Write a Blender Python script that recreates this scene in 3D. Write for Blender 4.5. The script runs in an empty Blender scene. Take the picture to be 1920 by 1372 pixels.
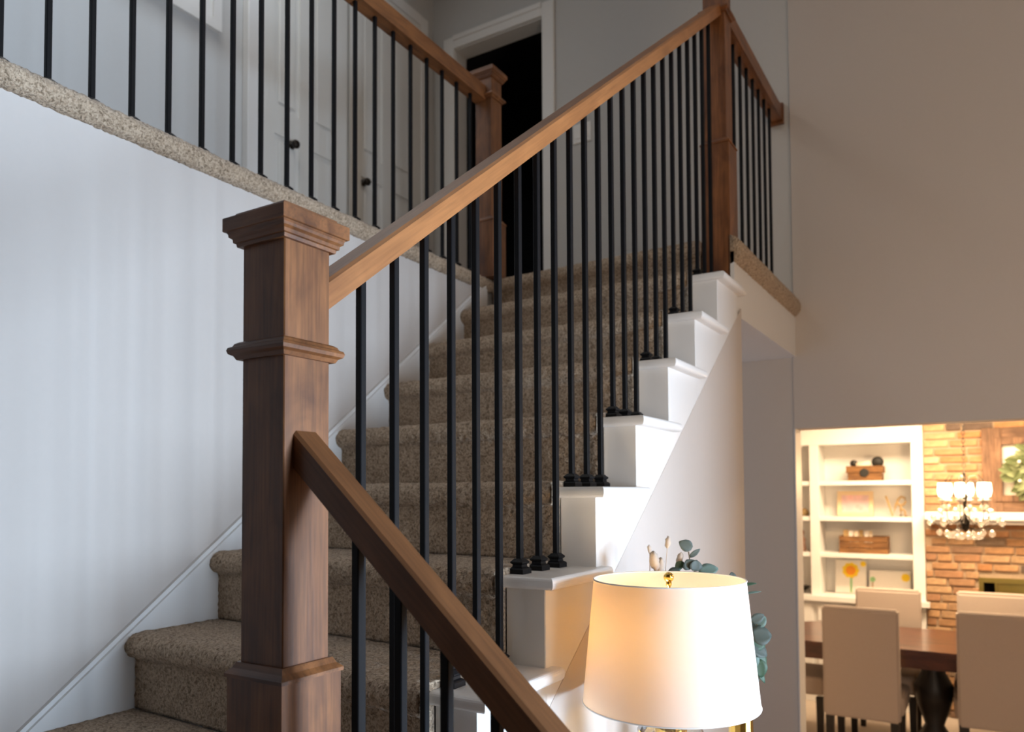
import bpy, bmesh, math, random
from mathutils import Vector, Matrix, Euler, noise
R = math.radians
random.seed(7)
S = bpy.context.scene
COL = S.collection

# ------------------------------------------------------------------ camera
FPX = 1444.28
cam = bpy.data.cameras.new('camera')
cam.sensor_width = 36.0
cam.lens = 36.0 * FPX / 1920.0
cam.shift_x = 0.0
cam.shift_y = (872.92 - 686.0) / 1920.0
cam.clip_start = 0.02
co = bpy.data.objects.new('camera', cam)
COL.objects.link(co)
CAMP = Vector((1.7799, -1.6651, 0.3663))
yw, pt, rl = R(31.5778), R(2.0147), R(-0.2994)
fwd = Vector((-math.sin(yw) * math.cos(pt), math.cos(yw) * math.cos(pt), math.sin(pt)))
rt = Vector((math.cos(yw), math.sin(yw), 0))
up = rt.cross(fwd)
r2 = rt * math.cos(rl) + up * math.sin(rl)
u2 = -rt * math.sin(rl) + up * math.cos(rl)
m3 = Matrix((r2, u2, -fwd)).transposed()
co.matrix_world = Matrix.Translation(CAMP) @ m3.to_4x4()
cam.dof.use_dof = True
cam.dof.focus_distance = 1.42
cam.dof.aperture_fstop = 4.2
S.camera = co

# ------------------------------------------------------------------ view, world, lights
S.view_settings.view_transform = 'Standard'
S.view_settings.look = 'None'
S.view_settings.gamma = 1.0
S.view_settings.use_curve_mapping = False
S.view_settings.exposure = 0.0
W = bpy.data.worlds.new('daylight_sky')
S.world = W
W.use_nodes = True
bg = W.node_tree.nodes['Background']
bg.inputs[0].default_value = (0.62, 0.78, 1.0, 1)
bg.inputs[1].default_value = 0.9

def area(name, loc, rot, sx, sy, power, color):
    l = bpy.data.lights.new(name, 'AREA')
    l.shape = 'RECTANGLE'
    l.size, l.size_y = sx, sy
    l.energy = power
    l.color = color
    o = bpy.data.objects.new(name, l)
    o.location = loc
    o.rotation_euler = rot
    COL.objects.link(o)
    return o
def point(name, loc, power, color, radius):
    l = bpy.data.lights.new(name, 'POINT')
    l.energy = power
    l.color = color
    l.shadow_soft_size = radius
    o = bpy.data.objects.new(name, l)
    o.location = loc
    COL.objects.link(o)
    return o
# daylight through the tall foyer window in the right hand wall
area('window_daylight', (6.42, 0.35, -0.25), (0, R(90), 0), 1.9, 2.5, 1020, (0.655, 0.805, 1.0))
# added warm fill without a fixture, facing the back wall and the risers
area('back_wall_fill', (2.5, -0.68, 0.35), (R(90), 0, 0), 0.8, 1.8, 22, (1.0, 0.80, 0.60))
point('low_warm_fill', (2.75, 0.95, 0.95), 3, (1.0, 0.70, 0.44), 0.16)  # added low point fill for the back wall, no lamp stands here
# added high fill washing the back wall from above, no fixture there
area('high_wall_fill', (2.25, 1.15, 3.77), (R(-14), 0, 0), 0.9, 0.25, 6, (1.0, 0.76, 0.52))
# upper hall ceiling light
area('hall_ceiling_light', (-0.75, 0.2, 3.77), (0, 0, 0), 0.7, 0.7, 8, (1.0, 0.96, 0.88))
# extra warm area light below the dining room ceiling, adding to the chandelier
area('dining_extra_light', (1.55, 4.15, 1.09), (0, 0, 0), 1.5, 0.5, 85, (1.0, 0.74, 0.47))

# ------------------------------------------------------------------ dimensions
H, D = 0.19, 0.2522
Y0, YR = -0.5237, -0.5021           # nosing / riser line of the step k = 0
XT, XRIS = 1.0198, 0.9896           # white tread end / white riser face
XCAR = 0.893                        # right edge of the stair carpet
XB = 0.9073                         # centre line of the stair balustrade
SL = H / D
RZ, RH, RW = 1.3125, 0.0469, 0.0308 # upper handrail: top z at y=0, depth, half width
ZF = 1.345                          # upper floor carpet top
ZL = -1.33                          # ground floor
YB = 2.38                           # back wall face
CEIL = 3.79
def xw(y): return -0.108 - 0.025 * y      # face of the left stair wall
def xe(y): return -0.075 - 0.030 * y      # outer edge of the balcony carpet
def xbal(y): return -0.135 - 0.020 * y    # balcony balusters

# ------------------------------------------------------------------ helpers
def tag(o, label=None, cat=None, group=None, kind=None):
    if label: o['label'] = label
    if cat: o['category'] = cat
    if group: o['group'] = group
    if kind: o['kind'] = kind
    return o
def link(name, me, parent=None):
    o = bpy.data.objects.new(name, me)
    COL.objects.link(o)
    if parent is not None:
        o.parent = parent
    return o
def thing(name, label, cat, loc=(0, 0, 0), rotz=0, group=None):
    o = bpy.data.objects.new(name, None)
    o.empty_display_size = 0.05
    COL.objects.link(o)
    o.location = loc
    o.rotation_euler = (0, 0, rotz)
    return tag(o, label, cat, group)
def mesh_of(bm, mats, smooth=False, name='mesh'):
    me = bpy.data.meshes.new(name)
    bmesh.ops.recalc_face_normals(bm, faces=bm.faces)
    bm.to_mesh(me)
    bm.free()
    for m in (mats if isinstance(mats, (list, tuple)) else [mats]):
        me.materials.append(m)
    if smooth:
        for p in me.polygons:
            p.use_smooth = True
    return me
def obj(name, bm, mat, parent=None, smooth=False):
    return link(name, mesh_of(bm, mat, smooth, name), parent)
def box(bm, x0, x1, y0, y1, z0, z1, bev=0.0, seg=2):
    vs = [bm.verts.new((x, y, z)) for x in (x0, x1) for y in (y0, y1) for z in (z0, z1)]
    fs = [(0, 1, 3, 2), (4, 6, 7, 5), (0, 4, 5, 1), (2, 3, 7, 6), (0, 2, 6, 4), (1, 5, 7, 3)]
    faces = [bm.faces.new([vs[i] for i in f]) for f in fs]
    if bev > 0:
        es = list({e for f in faces for e in f.edges})
        bmesh.ops.bevel(bm, geom=es, offset=bev, segments=seg, affect='EDGES', profile=0.5)
    return bm
def BX(*a, **k):
    return box(bmesh.new(), *a, **k)
def prism(bm, poly, axis, a, b):
    """extrude a 2D polygon along an axis from a to b"""
    def P(u, v, w):
        return {'x': (w, u, v), 'y': (u, w, v), 'z': (u, v, w)}[axis]
    n = len(poly)
    A = [bm.verts.new(P(u, v, a)) for u, v in poly]
    B = [bm.verts.new(P(u, v, b)) for u, v in poly]
    bm.faces.new(A)
    bm.faces.new(B[::-1])
    for i in range(n):
        j = (i + 1) % n
        bm.faces.new((A[i], B[i], B[j], A[j]))
    return bm
def lathe(bm, prof, n=24, c=(0, 0, 0), caps=True):
    rings = []
    for r, z in prof:
        rings.append([bm.verts.new((c[0] + r * math.cos(2 * math.pi * i / n), c[1] + r * math.sin(2 * math.pi * i / n), c[2] + z)) for i in range(n)])
    for a, b in zip(rings[:-1], rings[1:]):
        for i in range(n):
            j = (i + 1) % n
            bm.faces.new((a[i], a[j], b[j], b[i]))
    if caps:
        bm.faces.new(rings[0][::-1])
        bm.faces.new(rings[-1])
    return bm
def sqlathe(bm, prof, cx=0, cy=0):
    """stack of square sections: prof = [(half side, z)]"""
    rings = []
    for r, z in prof:
        rings.append([bm.verts.new((cx + sx * r, cy + sy * r, z)) for sx, sy in ((-1, -1), (1, -1), (1, 1), (-1, 1))])
    for a, b in zip(rings[:-1], rings[1:]):
        for i in range(4):
            j = (i + 1) % 4
            bm.faces.new((a[i], a[j], b[j], b[i]))
    bm.faces.new(rings[0][::-1])
    bm.faces.new(rings[-1])
    return bm
def tube(bm, pts, r, n=8, taper=None):
    pts = [Vector(p) for p in pts]
    rings = []
    for i, p in enumerate(pts):
        t = (pts[min(i + 1, len(pts) - 1)] - pts[max(i - 1, 0)]).normalized()
        a = t.cross(Vector((0, 0, 1)))
        if a.length < 1e-3: a = t.cross(Vector((1, 0, 0)))
        a.normalize()
        b = t.cross(a)
        rr = r if taper is None else r + (taper - r) * i / (len(pts) - 1)
        rings.append([bm.verts.new(p + (a * math.cos(2 * math.pi * k / n) + b * math.sin(2 * math.pi * k / n)) * rr) for k in range(n)])
    for A, B in zip(rings[:-1], rings[1:]):
        for k in range(n):
            j = (k + 1) % n
            bm.faces.new((A[k], A[j], B[j], B[k]))
    bm.faces.new(rings[0][::-1])
    bm.faces.new(rings[-1])
    return bm
def ball(bm, c, r, seg=12, rings=8, scale=(1, 1, 1)):
    m = Matrix.Translation(c) @ Matrix.Diagonal((*scale, 1))
    bmesh.ops.create_uvsphere(bm, u_segments=seg, v_segments=rings, radius=r, matrix=m)
    return bm
def ordn(n):
    w = ['', 'first', 'second', 'third', 'fourth', 'fifth', 'sixth', 'seventh', 'eighth', 'ninth', 'tenth', 'eleventh', 'twelfth',
         'thirteenth', 'fourteenth', 'fifteenth', 'sixteenth', 'seventeenth', 'eighteenth', 'nineteenth', 'twentieth',
         'twenty-first', 'twenty-second', 'twenty-third', 'twenty-fourth', 'twenty-fifth']
    return w[n]

# ------------------------------------------------------------------ materials
def newmat(name):
    m = bpy.data.materials.new(name)
    m.use_nodes = True
    nt = m.node_tree
    return m, nt, nt.nodes['Principled BSDF']
def plain(name, col, rough=0.5, metal=0.0, spec=None, noise_amt=0.06, scale=30, bump=0.0, coat=0.0):
    m, nt, b = newmat(name)
    N, L = nt.nodes, nt.links
    tc = N.new('ShaderNodeTexCoord')
    nz = N.new('ShaderNodeTexNoise')
    nz.inputs['Scale'].default_value = scale
    nz.inputs['Detail'].default_value = 4
    L.new(tc.outputs['Object'], nz.inputs['Vector'])
    mx = N.new('ShaderNodeMix')
    mx.data_type = 'RGBA'
    mx.inputs[6].default_value = tuple(c * (1 - noise_amt) for c in col) + (1,)
    mx.inputs[7].default_value = tuple(min(1, c * (1 + noise_amt)) for c in col) + (1,)
    L.new(nz.outputs['Fac'], mx.inputs[0])
    L.new(mx.outputs[2], b.inputs['Base Color'])
    b.inputs['Roughness'].default_value = rough
    b.inputs['Metallic'].default_value = metal
    if spec is not None: b.inputs['Specular IOR Level'].default_value = spec
    if coat: b.inputs['Coat Weight'].default_value = coat
    if bump:
        bp = N.new('ShaderNodeBump')
        bp.inputs['Strength'].default_value = bump
        bp.inputs['Distance'].default_value = 0.002
        L.new(nz.outputs['Fac'], bp.inputs['Height'])
        L.new(bp.outputs['Normal'], b.inputs['Normal'])
    return m
def emit(name, col, strength):
    m, nt, b = newmat(name)
    b.inputs['Base Color'].default_value = (*col, 1)
    b.inputs['Emission Color'].default_value = (*col, 1)
    b.inputs['Emission Strength'].default_value = strength
    return m
def wood(name, light, dark, rot=(0, 0, 0), rough=0.42, knots=0.35, coat=0.12):
    """grain runs along local Z of the rotated coordinates"""
    m, nt, b = newmat(name)
    N, L = nt.nodes, nt.links
    tc = N.new('ShaderNodeTexCoord')
    mp = N.new('ShaderNodeMapping')
    mp.vector_type = 'POINT'
    mp.inputs['Rotation'].default_value = rot
    L.new(tc.outputs['Object'], mp.inputs['Vector'])
    def grain(sx, sz, detail, dist):
        q = N.new('ShaderNodeMapping')
        q.inputs['Scale'].default_value = (sx, sx, sz)
        L.new(mp.outputs['Vector'], q.inputs['Vector'])
        n = N.new('ShaderNodeTexNoise')
        n.inputs['Scale'].default_value = 1
        n.inputs['Detail'].default_value = detail
        n.inputs['Distortion'].default_value = dist
        L.new(q.outputs['Vector'], n.inputs['Vector'])
        return n
    g1 = grain(26, 2.2, 5, 0.9)
    g2 = grain(210, 9, 3, 0.2)
    g3 = grain(9, 5.0, 4, 1.5)
    r1 = N.new('ShaderNodeValToRGB')
    r1.color_ramp.elements[0].position = 0.34
    r1.color_ramp.elements[1].position = 0.68
    r1.color_ramp.elements[0].color = (*dark, 1)
    r1.color_ramp.elements[1].color = (*light, 1)
    ad = N.new('ShaderNodeMath')
    ad.operation = 'MULTIPLY_ADD'
    ad.inputs[1].default_value = 0.55
    L.new(g3.outputs['Fac'], ad.inputs[0])
    mu = N.new('ShaderNodeMath')
    mu.operation = 'MULTIPLY'
    mu.inputs[1].default_value = 0.45
    L.new(g1.outputs['Fac'], mu.inputs[0])
    L.new(mu.outputs[0], ad.inputs[2])
    L.new(ad.outputs[0], r1.inputs['Fac'])
    r2_ = N.new('ShaderNodeValToRGB')
    r2_.color_ramp.elements[0].position = 0.30
    r2_.color_ramp.elements[1].position = 0.62
    r2_.color_ramp.elements[0].color = (1 - knots, 1 - knots, 1 - knots, 1)
    r2_.color_ramp.elements[1].color = (1, 1, 1, 1)
    L.new(g2.outputs['Fac'], r2_.inputs['Fac'])
    mx = N.new('ShaderNodeMix')
    mx.data_type = 'RGBA'
    mx.blend_type = 'MULTIPLY'
    mx.inputs[0].default_value = 1
    L.new(r1.outputs['Color'], mx.inputs[6])
    L.new(r2_.outputs['Color'], mx.inputs[7])
    L.new(mx.outputs[2], b.inputs['Base Color'])
    b.inputs['Roughness'].default_value = rough
    b.inputs['Coat Weight'].default_value = coat
    b.inputs['Coat Roughness'].default_value = 0.35
    bp = N.new('ShaderNodeBump')
    bp.inputs['Strength'].default_value = 0.12
    bp.inputs['Distance'].default_value = 0.001
    L.new(g2.outputs['Fac'], bp.inputs['Height'])
    L.new(bp.outputs['Normal'], b.inputs['Normal'])
    return m
def carpet_mat(name, light, mid, dark):
    m, nt, b = newmat(name)
    N, L = nt.nodes, nt.links
    tc = N.new('ShaderNodeTexCoord')
    n1 = N.new('ShaderNodeTexNoise')
    n1.inputs['Scale'].default_value = 150
    n1.inputs['Detail'].default_value = 3
    n1.inputs['Distortion'].default_value = 0.8
    L.new(tc.outputs['Object'], n1.inputs['Vector'])
    rp = N.new('ShaderNodeValToRGB')
    e = rp.color_ramp.elements
    e[0].position, e[0].color = 0.33, (*dark, 1)
    e[1].position, e[1].color = 0.62, (*light, 1)
    k = rp.color_ramp.elements.new(0.47)
    k.color = (*mid, 1)
    L.new(n1.outputs['Fac'], rp.inputs['Fac'])
    n2 = N.new('ShaderNodeTexNoise')
    n2.inputs['Scale'].default_value = 14
    n2.inputs['Detail'].default_value = 3
    L.new(tc.outputs['Object'], n2.inputs['Vector'])
    r2_ = N.new('ShaderNodeValToRGB')
    r2_.color_ramp.elements[0].position = 0.3
    r2_.color_ramp.elements[1].position = 0.7
    r2_.color_ramp.elements[0].color = (0.86, 0.85, 0.84, 1)
    r2_.color_ramp.elements[1].color = (1, 1, 1, 1)
    L.new(n2.outputs['Fac'], r2_.inputs['Fac'])
    mx = N.new('ShaderNodeMix')
    mx.data_type = 'RGBA'
    mx.blend_type = 'MULTIPLY'
    mx.inputs[0].default_value = 1
    L.new(rp.outputs['Color'], mx.inputs[6])
    L.new(r2_.outputs['Color'], mx.inputs[7])
    L.new(mx.outputs[2], b.inputs['Base Color'])
    b.inputs['Roughness'].default_value = 0.95
    b.inputs['Specular IOR Level'].default_value = 0.1
    b.inputs['Sheen Weight'].default_value = 0.15
    bp = N.new('ShaderNodeBump')
    bp.inputs['Strength'].default_value = 0.9
    bp.inputs['Distance'].default_value = 0.006
    L.new(n1.outputs['Fac'], bp.inputs['Height'])
    L.new(bp.outputs['Normal'], b.inputs['Normal'])
    return m
def glass_mat(name, tint, gloss=0.12):
    m, nt, b = newmat(name)
    N, L = nt.nodes, nt.links
    tr = N.new('ShaderNodeBsdfTransparent')
    tr.inputs[0].default_value = (*tint, 1)
    gl = N.new('ShaderNodeBsdfGlossy')
    gl.inputs['Roughness'].default_value = 0.03
    fr = N.new('ShaderNodeFresnel')
    fr.inputs[0].default_value = 1.5
    ad = N.new('ShaderNodeMath')
    ad.operation = 'ADD'
    ad.inputs[1].default_value = gloss * 0.2
    L.new(fr.outputs[0], ad.inputs[0])
    mx = N.new('ShaderNodeMixShader')
    L.new(ad.outputs[0], mx.inputs[0])
    L.new(tr.outputs[0], mx.inputs[1])
    L.new(gl.outputs[0], mx.inputs[2])
    L.new(mx.outputs[0], N['Material Output'].inputs['Surface'])
    N.remove(b)
    return m

M = {}
M['wall'] = plain('greige_wall_paint', (0.60, 0.545, 0.50), 0.85, noise_amt=0.015, scale=60, bump=0.03)
M['taupe'] = plain('low_bounce_taupe', (0.16, 0.135, 0.12), 0.85)  # dark tone given to unseen walls to cut their bounce light
M['hallwall'] = plain('grey_hall_paint', (0.58, 0.575, 0.56), 0.85, noise_amt=0.015, scale=60)
M['white'] = plain('white_semi_gloss_paint', (0.83, 0.82, 0.80), 0.38, noise_amt=0.01)
M['door'] = plain('white_door_paint', (0.80, 0.79, 0.75), 0.4, noise_amt=0.01)
M['ceil'] = plain('white_ceiling_paint', (0.80, 0.79, 0.77), 0.9, noise_amt=0.01)
M['dark_room'] = plain('dark_room_shade', (0.05, 0.055, 0.065), 0.9)  # darkness of the unlit room put into the wall colour
WL, WD = (0.36, 0.142, 0.046), (0.115, 0.040, 0.014)
M['wood_z'] = wood('stained_maple_upright', WL, WD)
M['wood_y'] = wood('stained_maple_along_run', WL, WD, (R(90), 0, 0))
M['wood_x'] = wood('stained_maple_across', WL, WD, (0, R(90), 0))
M['wood_rail'] = wood('stained_maple_lit_rail', (0.42, 0.172, 0.056), (0.27, 0.103, 0.033), (R(90) - math.atan(SL), 0, 0), knots=0.22)  # same maple lightened, the light on this rail is in the colour
M['wood_rail2'] = wood('stained_maple_shaded_rail', (0.26, 0.106, 0.038), (0.14, 0.054, 0.020), (0, -R(90) - math.atan(0.8873) + R(0), 0), knots=0.22)  # same maple darkened, the shade on this rail is in the colour
M['iron'] = plain('black_powder_coated_iron', (0.0045, 0.0045, 0.0055), 0.5, spec=0.2, noise_amt=0.2, scale=300, bump=0.05)
M['carpet'] = carpet_mat('beige_frieze_carpet', (0.64, 0.50, 0.365), (0.46, 0.345, 0.24), (0.23, 0.165, 0.108))
M['floorcarpet'] = plain('beige_floor', (0.50, 0.42, 0.35), 0.8, noise_amt=0.08, scale=40)
M['gold'] = plain('polished_brass', (0.83, 0.55, 0.14), 0.16, metal=1.0, noise_amt=0.02)
M['bronze'] = plain('dark_bronze', (0.03, 0.025, 0.02), 0.35, metal=0.7)
M['brick'] = plain('brick', (0.4, 0.2, 0.1), 0.9)
M['mortar'] = plain('sandy_mortar', (0.44, 0.33, 0.23), 0.95, noise_amt=0.2, scale=80, bump=0.3)
M['rustic'] = wood('rustic_barn_wood', (0.30, 0.17, 0.10), (0.12, 0.065, 0.04), rough=0.8, knots=0.5, coat=0)
M['rustic_x'] = wood('rustic_barn_wood_across', (0.30, 0.17, 0.10), (0.12, 0.065, 0.04), (0, R(90), 0), rough=0.8, knots=0.5, coat=0)
M['table'] = wood('dark_cherry_table', (0.13, 0.040, 0.018), (0.05, 0.016, 0.008), (0, R(90), 0), rough=0.22, knots=0.2, coat=0.4)
M['blackwood'] = plain('black_stained_wood', (0.012, 0.009, 0.008), 0.4)
M['linen'] = plain('greige_linen', (0.46, 0.385, 0.33), 0.9, noise_amt=0.10, scale=260, bump=0.15)
M['wicker'] = wood('brown_wicker', (0.36, 0.17, 0.055), (0.14, 0.06, 0.02), (0, R(90), 0), rough=0.8, knots=0.6, coat=0)
M['black'] = plain('matt_black', (0.012, 0.011, 0.01), 0.6)
M['tan'] = plain('tan_rope', (0.40, 0.27, 0.12), 0.8, noise_amt=0.25, scale=200)
M['paleframe'] = plain('pale_gilt_frame', (0.72, 0.56, 0.36), 0.6)
M['canvas'] = plain('white_canvas', (0.82, 0.78, 0.73), 0.9, noise_amt=0.03)
M['yellow'] = plain('yellow_paint', (0.92, 0.62, 0.03), 0.8, noise_amt=0.15)
M['orange'] = plain('orange_paint', (0.90, 0.30, 0.02), 0.8, noise_amt=0.15)
M['green'] = plain('green_paint', (0.30, 0.56, 0.28), 0.8, noise_amt=0.2)
M['paper'] = plain('cream_card', (0.80, 0.70, 0.55), 0.9)
M['leaf'] = plain('eucalyptus_leaf', (0.055, 0.078, 0.070), 0.6, noise_amt=0.35, scale=25)
M['leaf2'] = plain('eucalyptus_leaf_pale', (0.115, 0.185, 0.165), 0.6, noise_amt=0.25, scale=25)
M['leaf3'] = plain('deep_green_leaf', (0.035, 0.085, 0.05), 0.55, noise_amt=0.3, scale=25)
M['sage'] = plain('sage_wreath_leaf', (0.115, 0.15, 0.06), 0.7, noise_amt=0.35, scale=30)
M['sage2'] = plain('pale_sage_wreath_leaf', (0.22, 0.26, 0.13), 0.7, noise_amt=0.3, scale=30)
M['stem'] = plain('brown_stem', (0.16, 0.13, 0.08), 0.7)
M['grass'] = plain('dried_beige_grass', (0.50, 0.42, 0.35), 0.95, noise_amt=0.2, scale=120)
M['glass'] = glass_mat('window_glass', (0.97, 0.985, 0.99))
M['crystal'] = glass_mat('clear_crystal', (0.97, 0.96, 0.94), 0.5)
def drop_mat():
    m, nt, b = newmat('cut_crystal_drop')
    N, L = nt.nodes, nt.links
    tr = N.new('ShaderNodeBsdfTransparent')
    gl = N.new('ShaderNodeBsdfGlossy')
    gl.inputs['Roughness'].default_value = 0.12
    df = N.new('ShaderNodeBsdfTranslucent')
    df.inputs[0].default_value = (0.9, 0.86, 0.8, 1)
    a = N.new('ShaderNodeMixShader'); a.inputs[0].default_value = 0.45
    L.new(gl.outputs[0], a.inputs[1]); L.new(df.outputs[0], a.inputs[2])
    c = N.new('ShaderNodeMixShader'); c.inputs[0].default_value = 0.55
    L.new(tr.outputs[0], c.inputs[1]); L.new(a.outputs[0], c.inputs[2])
    L.new(c.outputs[0], N['Material Output'].inputs['Surface'])
    N.remove(b)
    return m
M['drop'] = drop_mat()
def frosted_mat():
    m, nt, b = newmat('frosted_glass_shade')
    N, L = nt.nodes, nt.links
    tr = N.new('ShaderNodeBsdfTransparent')
    tl = N.new('ShaderNodeBsdfTranslucent')
    tl.inputs[0].default_value = (0.95, 0.9, 0.82, 1)
    c = N.new('ShaderNodeMixShader'); c.inputs[0].default_value = 0.65
    L.new(tr.outputs[0], c.inputs[1]); L.new(tl.outputs[0], c.inputs[2])
    L.new(c.outputs[0], N['Material Output'].inputs['Surface'])
    N.remove(b)
    return m
M['frosted'] = frosted_mat()
M['firebox'] = plain('dark_firebox', (0.03, 0.028, 0.02), 0.9)  # one even dark tone for the firebox back
M['brassdark'] = plain('aged_brass', (0.30, 0.24, 0.07), 0.35, metal=0.8)
M['plate'] = plain('switch_plastic', (0.85, 0.84, 0.82), 0.4)

# brick colours: one material, colour varied per object
def brick_mat():
    m, nt, b = newmat('clinker_brick')
    N, L = nt.nodes, nt.links
    oi = N.new('ShaderNodeObjectInfo')
    rp = N.new('ShaderNodeValToRGB')
    cs = [(0.0, (0.46, 0.27, 0.135)), (0.3, (0.37, 0.20, 0.11)), (0.52, (0.52, 0.35, 0.20)), (0.7, (0.46, 0.22, 0.09)), (0.84, (0.30, 0.19, 0.125)), (0.95, (0.12, 0.09, 0.075)), (1.0, (0.60, 0.43, 0.27))]
    e = rp.color_ramp.elements
    e[0].position, e[0].color = cs[0][0], (*cs[0][1], 1)
    e[1].position, e[1].color = cs[-1][0], (*cs[-1][1], 1)
    for p, c in cs[1:-1]:
        k = e.new(p)
        k.color = (*c, 1)
    L.new(oi.outputs['Random'], rp.inputs['Fac'])
    tc = N.new('ShaderNodeTexCoord')
    nz = N.new('ShaderNodeTexNoise')
    nz.inputs['Scale'].default_value = 22
    nz.inputs['Detail'].default_value = 5
    L.new(tc.outputs['Object'], nz.inputs['Vector'])
    r2_ = N.new('ShaderNodeValToRGB')
    r2_.color_ramp.elements[0].position = 0.3
    r2_.color_ramp.elements[1].position = 0.7
    r2_.color_ramp.elements[0].color = (0.7, 0.68, 0.66, 1)
    r2_.color_ramp.elements[1].color = (1.15, 1.12, 1.1, 1)
    L.new(nz.outputs['Fac'], r2_.inputs['Fac'])
    mx = N.new('ShaderNodeMix')
    mx.data_type = 'RGBA'
    mx.blend_type = 'MULTIPLY'
    mx.inputs[0].default_value = 1
    L.new(rp.outputs['Color'], mx.inputs[6])
    L.new(r2_.outputs['Color'], mx.inputs[7])
    L.new(mx.outputs[2], b.inputs['Base Color'])
    b.inputs['Roughness'].default_value = 0.9
    return m
M['brick'] = brick_mat()

def shade_mat():
    m, nt, b = newmat('white_linen_lamp_shade')
    N, L = nt.nodes, nt.links
    df = N.new('ShaderNodeBsdfDiffuse')
    df.inputs[0].default_value = (0.86, 0.84, 0.81, 1)
    tl = N.new('ShaderNodeBsdfTranslucent')
    tl.inputs[0].default_value = (0.92, 0.56, 0.22, 1)
    mx = N.new('ShaderNodeMixShader')
    mx.inputs[0].default_value = 0.30
    L.new(df.outputs[0], mx.inputs[1])
    L.new(tl.outputs[0], mx.inputs[2])
    L.new(mx.outputs[0], N['Material Output'].inputs['Surface'])
    N.remove(b)
    return m
M['shade'] = shade_mat()

# ------------------------------------------------------------------ setting: shell
def struct(name, bm, mat, label, cat, parent=None):
    o = obj(name, bm, mat, parent)
    return tag(o, label, cat, None, 'structure')

# back wall with the bedroom door hole and the dining opening
DX0, DX1, DZ1 = -1.135, -0.459, 3.285
OX0, OX1, OZ1 = 0.966, 2.95, 0.68
bm = bmesh.new()
box(bm, -2.2, DX0, YB, YB + 0.12, 0.9, CEIL)
box(bm, DX0, DX1, YB, YB + 0.12, DZ1, CEIL)
box(bm, DX0, DX1, YB, YB + 0.12, 0.9, 1.30)
box(bm, DX1, 0.972, YB, YB + 0.12, 1.30, CEIL)
struct('wall_hall_back', bm, M['hallwall'], 'grey upper hall wall around the dark doorway', 'wall')
bm = bmesh.new()
box(bm, -0.6, OX0, YB, YB + 0.12, ZL, 1.299)
box(bm, OX0, OX1, YB - 0.012, YB + 0.12, OZ1, 1.299)
box(bm, 0.972, OX1, YB - 0.012, YB + 0.12, 1.299, CEIL)
box(bm, OX1, 6.4, YB - 0.012, YB + 0.12, ZL, CEIL)
struct('wall_back', bm, M['wall'], 'tall greige wall behind the stairs with the dining room opening', 'wall')
struct('wall_block_rear', BX(-0.26, 2.999, -2.2, -2.1, ZL, CEIL), M['taupe'], 'added dark wall behind the viewer that cuts bounce light', 'wall')  # unseen wall added to keep bounce light off the front faces
struct('wall_block_right', BX(3.0, 3.12, -5.5, -0.72, ZL, CEIL), M['taupe'], 'added dark wall right of the viewer that blocks window light', 'wall')  # unseen wall put in to hold window light off the rear area
struct('wall_block_side', BX(3.2, 3.32, 0.40, YB - 0.0125, ZL, CEIL), M['wall'], 'added greige side wall out of view that shades the back wall', 'wall')  # unseen wall, its near end set to shade the landing and stair side
# thin strip that puts the light on the dining jamb into a white colour
struct('trim_1', BX(OX0, OX0 + 0.006, YB - 0.014, YB + 0.122, ZL, OZ1), M['white'], 'pale lit jamb edge of the dining room opening', 'trim')
bm = bmesh.new()
prism(bm, [(xw(-5.5), -5.5), (xw(1.25), 1.25), (xw(1.25) - 0.1, 1.25), (xw(-5.5) - 0.1, -5.5)], 'z', ZL, 1.30)
struct('wall_left', bm, M['wall'], 'pale wall beside the stair carpet under the balcony edge', 'wall')
# side wall under the stairs with sloping top
zt = lambda y: 0.184 + 0.745 * (y - 0.123)
bm = bmesh.new()
prism(bm, [(-0.80, ZL), (1.315, ZL), (1.315, zt(1.315)), (-0.80, zt(-0.80))], 'x', 0.9870, 0.9908)
box(bm, 0.86, 0.9902, 1.275, 1.31, ZL, 1.04)
struct('wall_stair', bm, M['wall'], 'pale grey wall under the stairs with sloping top edge', 'wall')
struct('wall_far', BX(-0.6, 4.6, 5.32, 5.45, ZL, 1.15), M['white'], 'dining room end wall behind the white shelves', 'wall')
struct('wall_dining_left', BX(-0.62, -0.5, YB + 0.12, 5.32, ZL, 1.15), M['wall'], 'dining room side wall out of view', 'wall')
struct('wall_dining_right', BX(4.5, 4.62, YB + 0.12, 5.32, ZL, 1.15), M['wall'], 'dining room right side wall out of view', 'wall')
struct('wall_front', BX(-2.2, 6.4, -5.62, -5.5, ZL - 0.1, CEIL), M['taupe'], 'foyer wall behind the viewer', 'wall')
bm = bmesh.new()
WY0, WY1, WZ0, WZ1 = -0.9, 1.6, -1.2, 0.7
box(bm, 6.28, 6.4, -5.5, WY0, ZL, CEIL)
box(bm, 6.28, 6.4, WY1, YB, ZL, CEIL)
box(bm, 6.28, 6.4, WY0, WY1, ZL, WZ0)
box(bm, 6.28, 6.4, WY0, WY1, WZ1, CEIL)
struct('wall_right', bm, M['wall'], 'foyer wall that holds the tall window', 'wall')
wf = struct('window_1', BX(6.30, 6.36, WY0, WY0 + 0.05, WZ0, WZ1), M['white'], 'tall white framed foyer window', 'window')
bm = bmesh.new()
box(bm, 6.30, 6.36, WY1 - 0.05, WY1, WZ0, WZ1)
box(bm, 6.30, 6.36, WY0 + .05, WY1 - .05, WZ0, WZ0 + 0.05)
box(bm, 6.30, 6.36, WY0 + .05, WY1 - .05, WZ1 - 0.05, WZ1)
for y in (-0.07, 0.77):
    box(bm, 6.31, 6.35, y - 0.02, y + 0.02, WZ0 + .05, WZ1 - .05)
for z in (-0.25,):
    box(bm, 6.31, 6.35, WY0 + .05, WY1 - .05, z - 0.02, z + 0.02)
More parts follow.
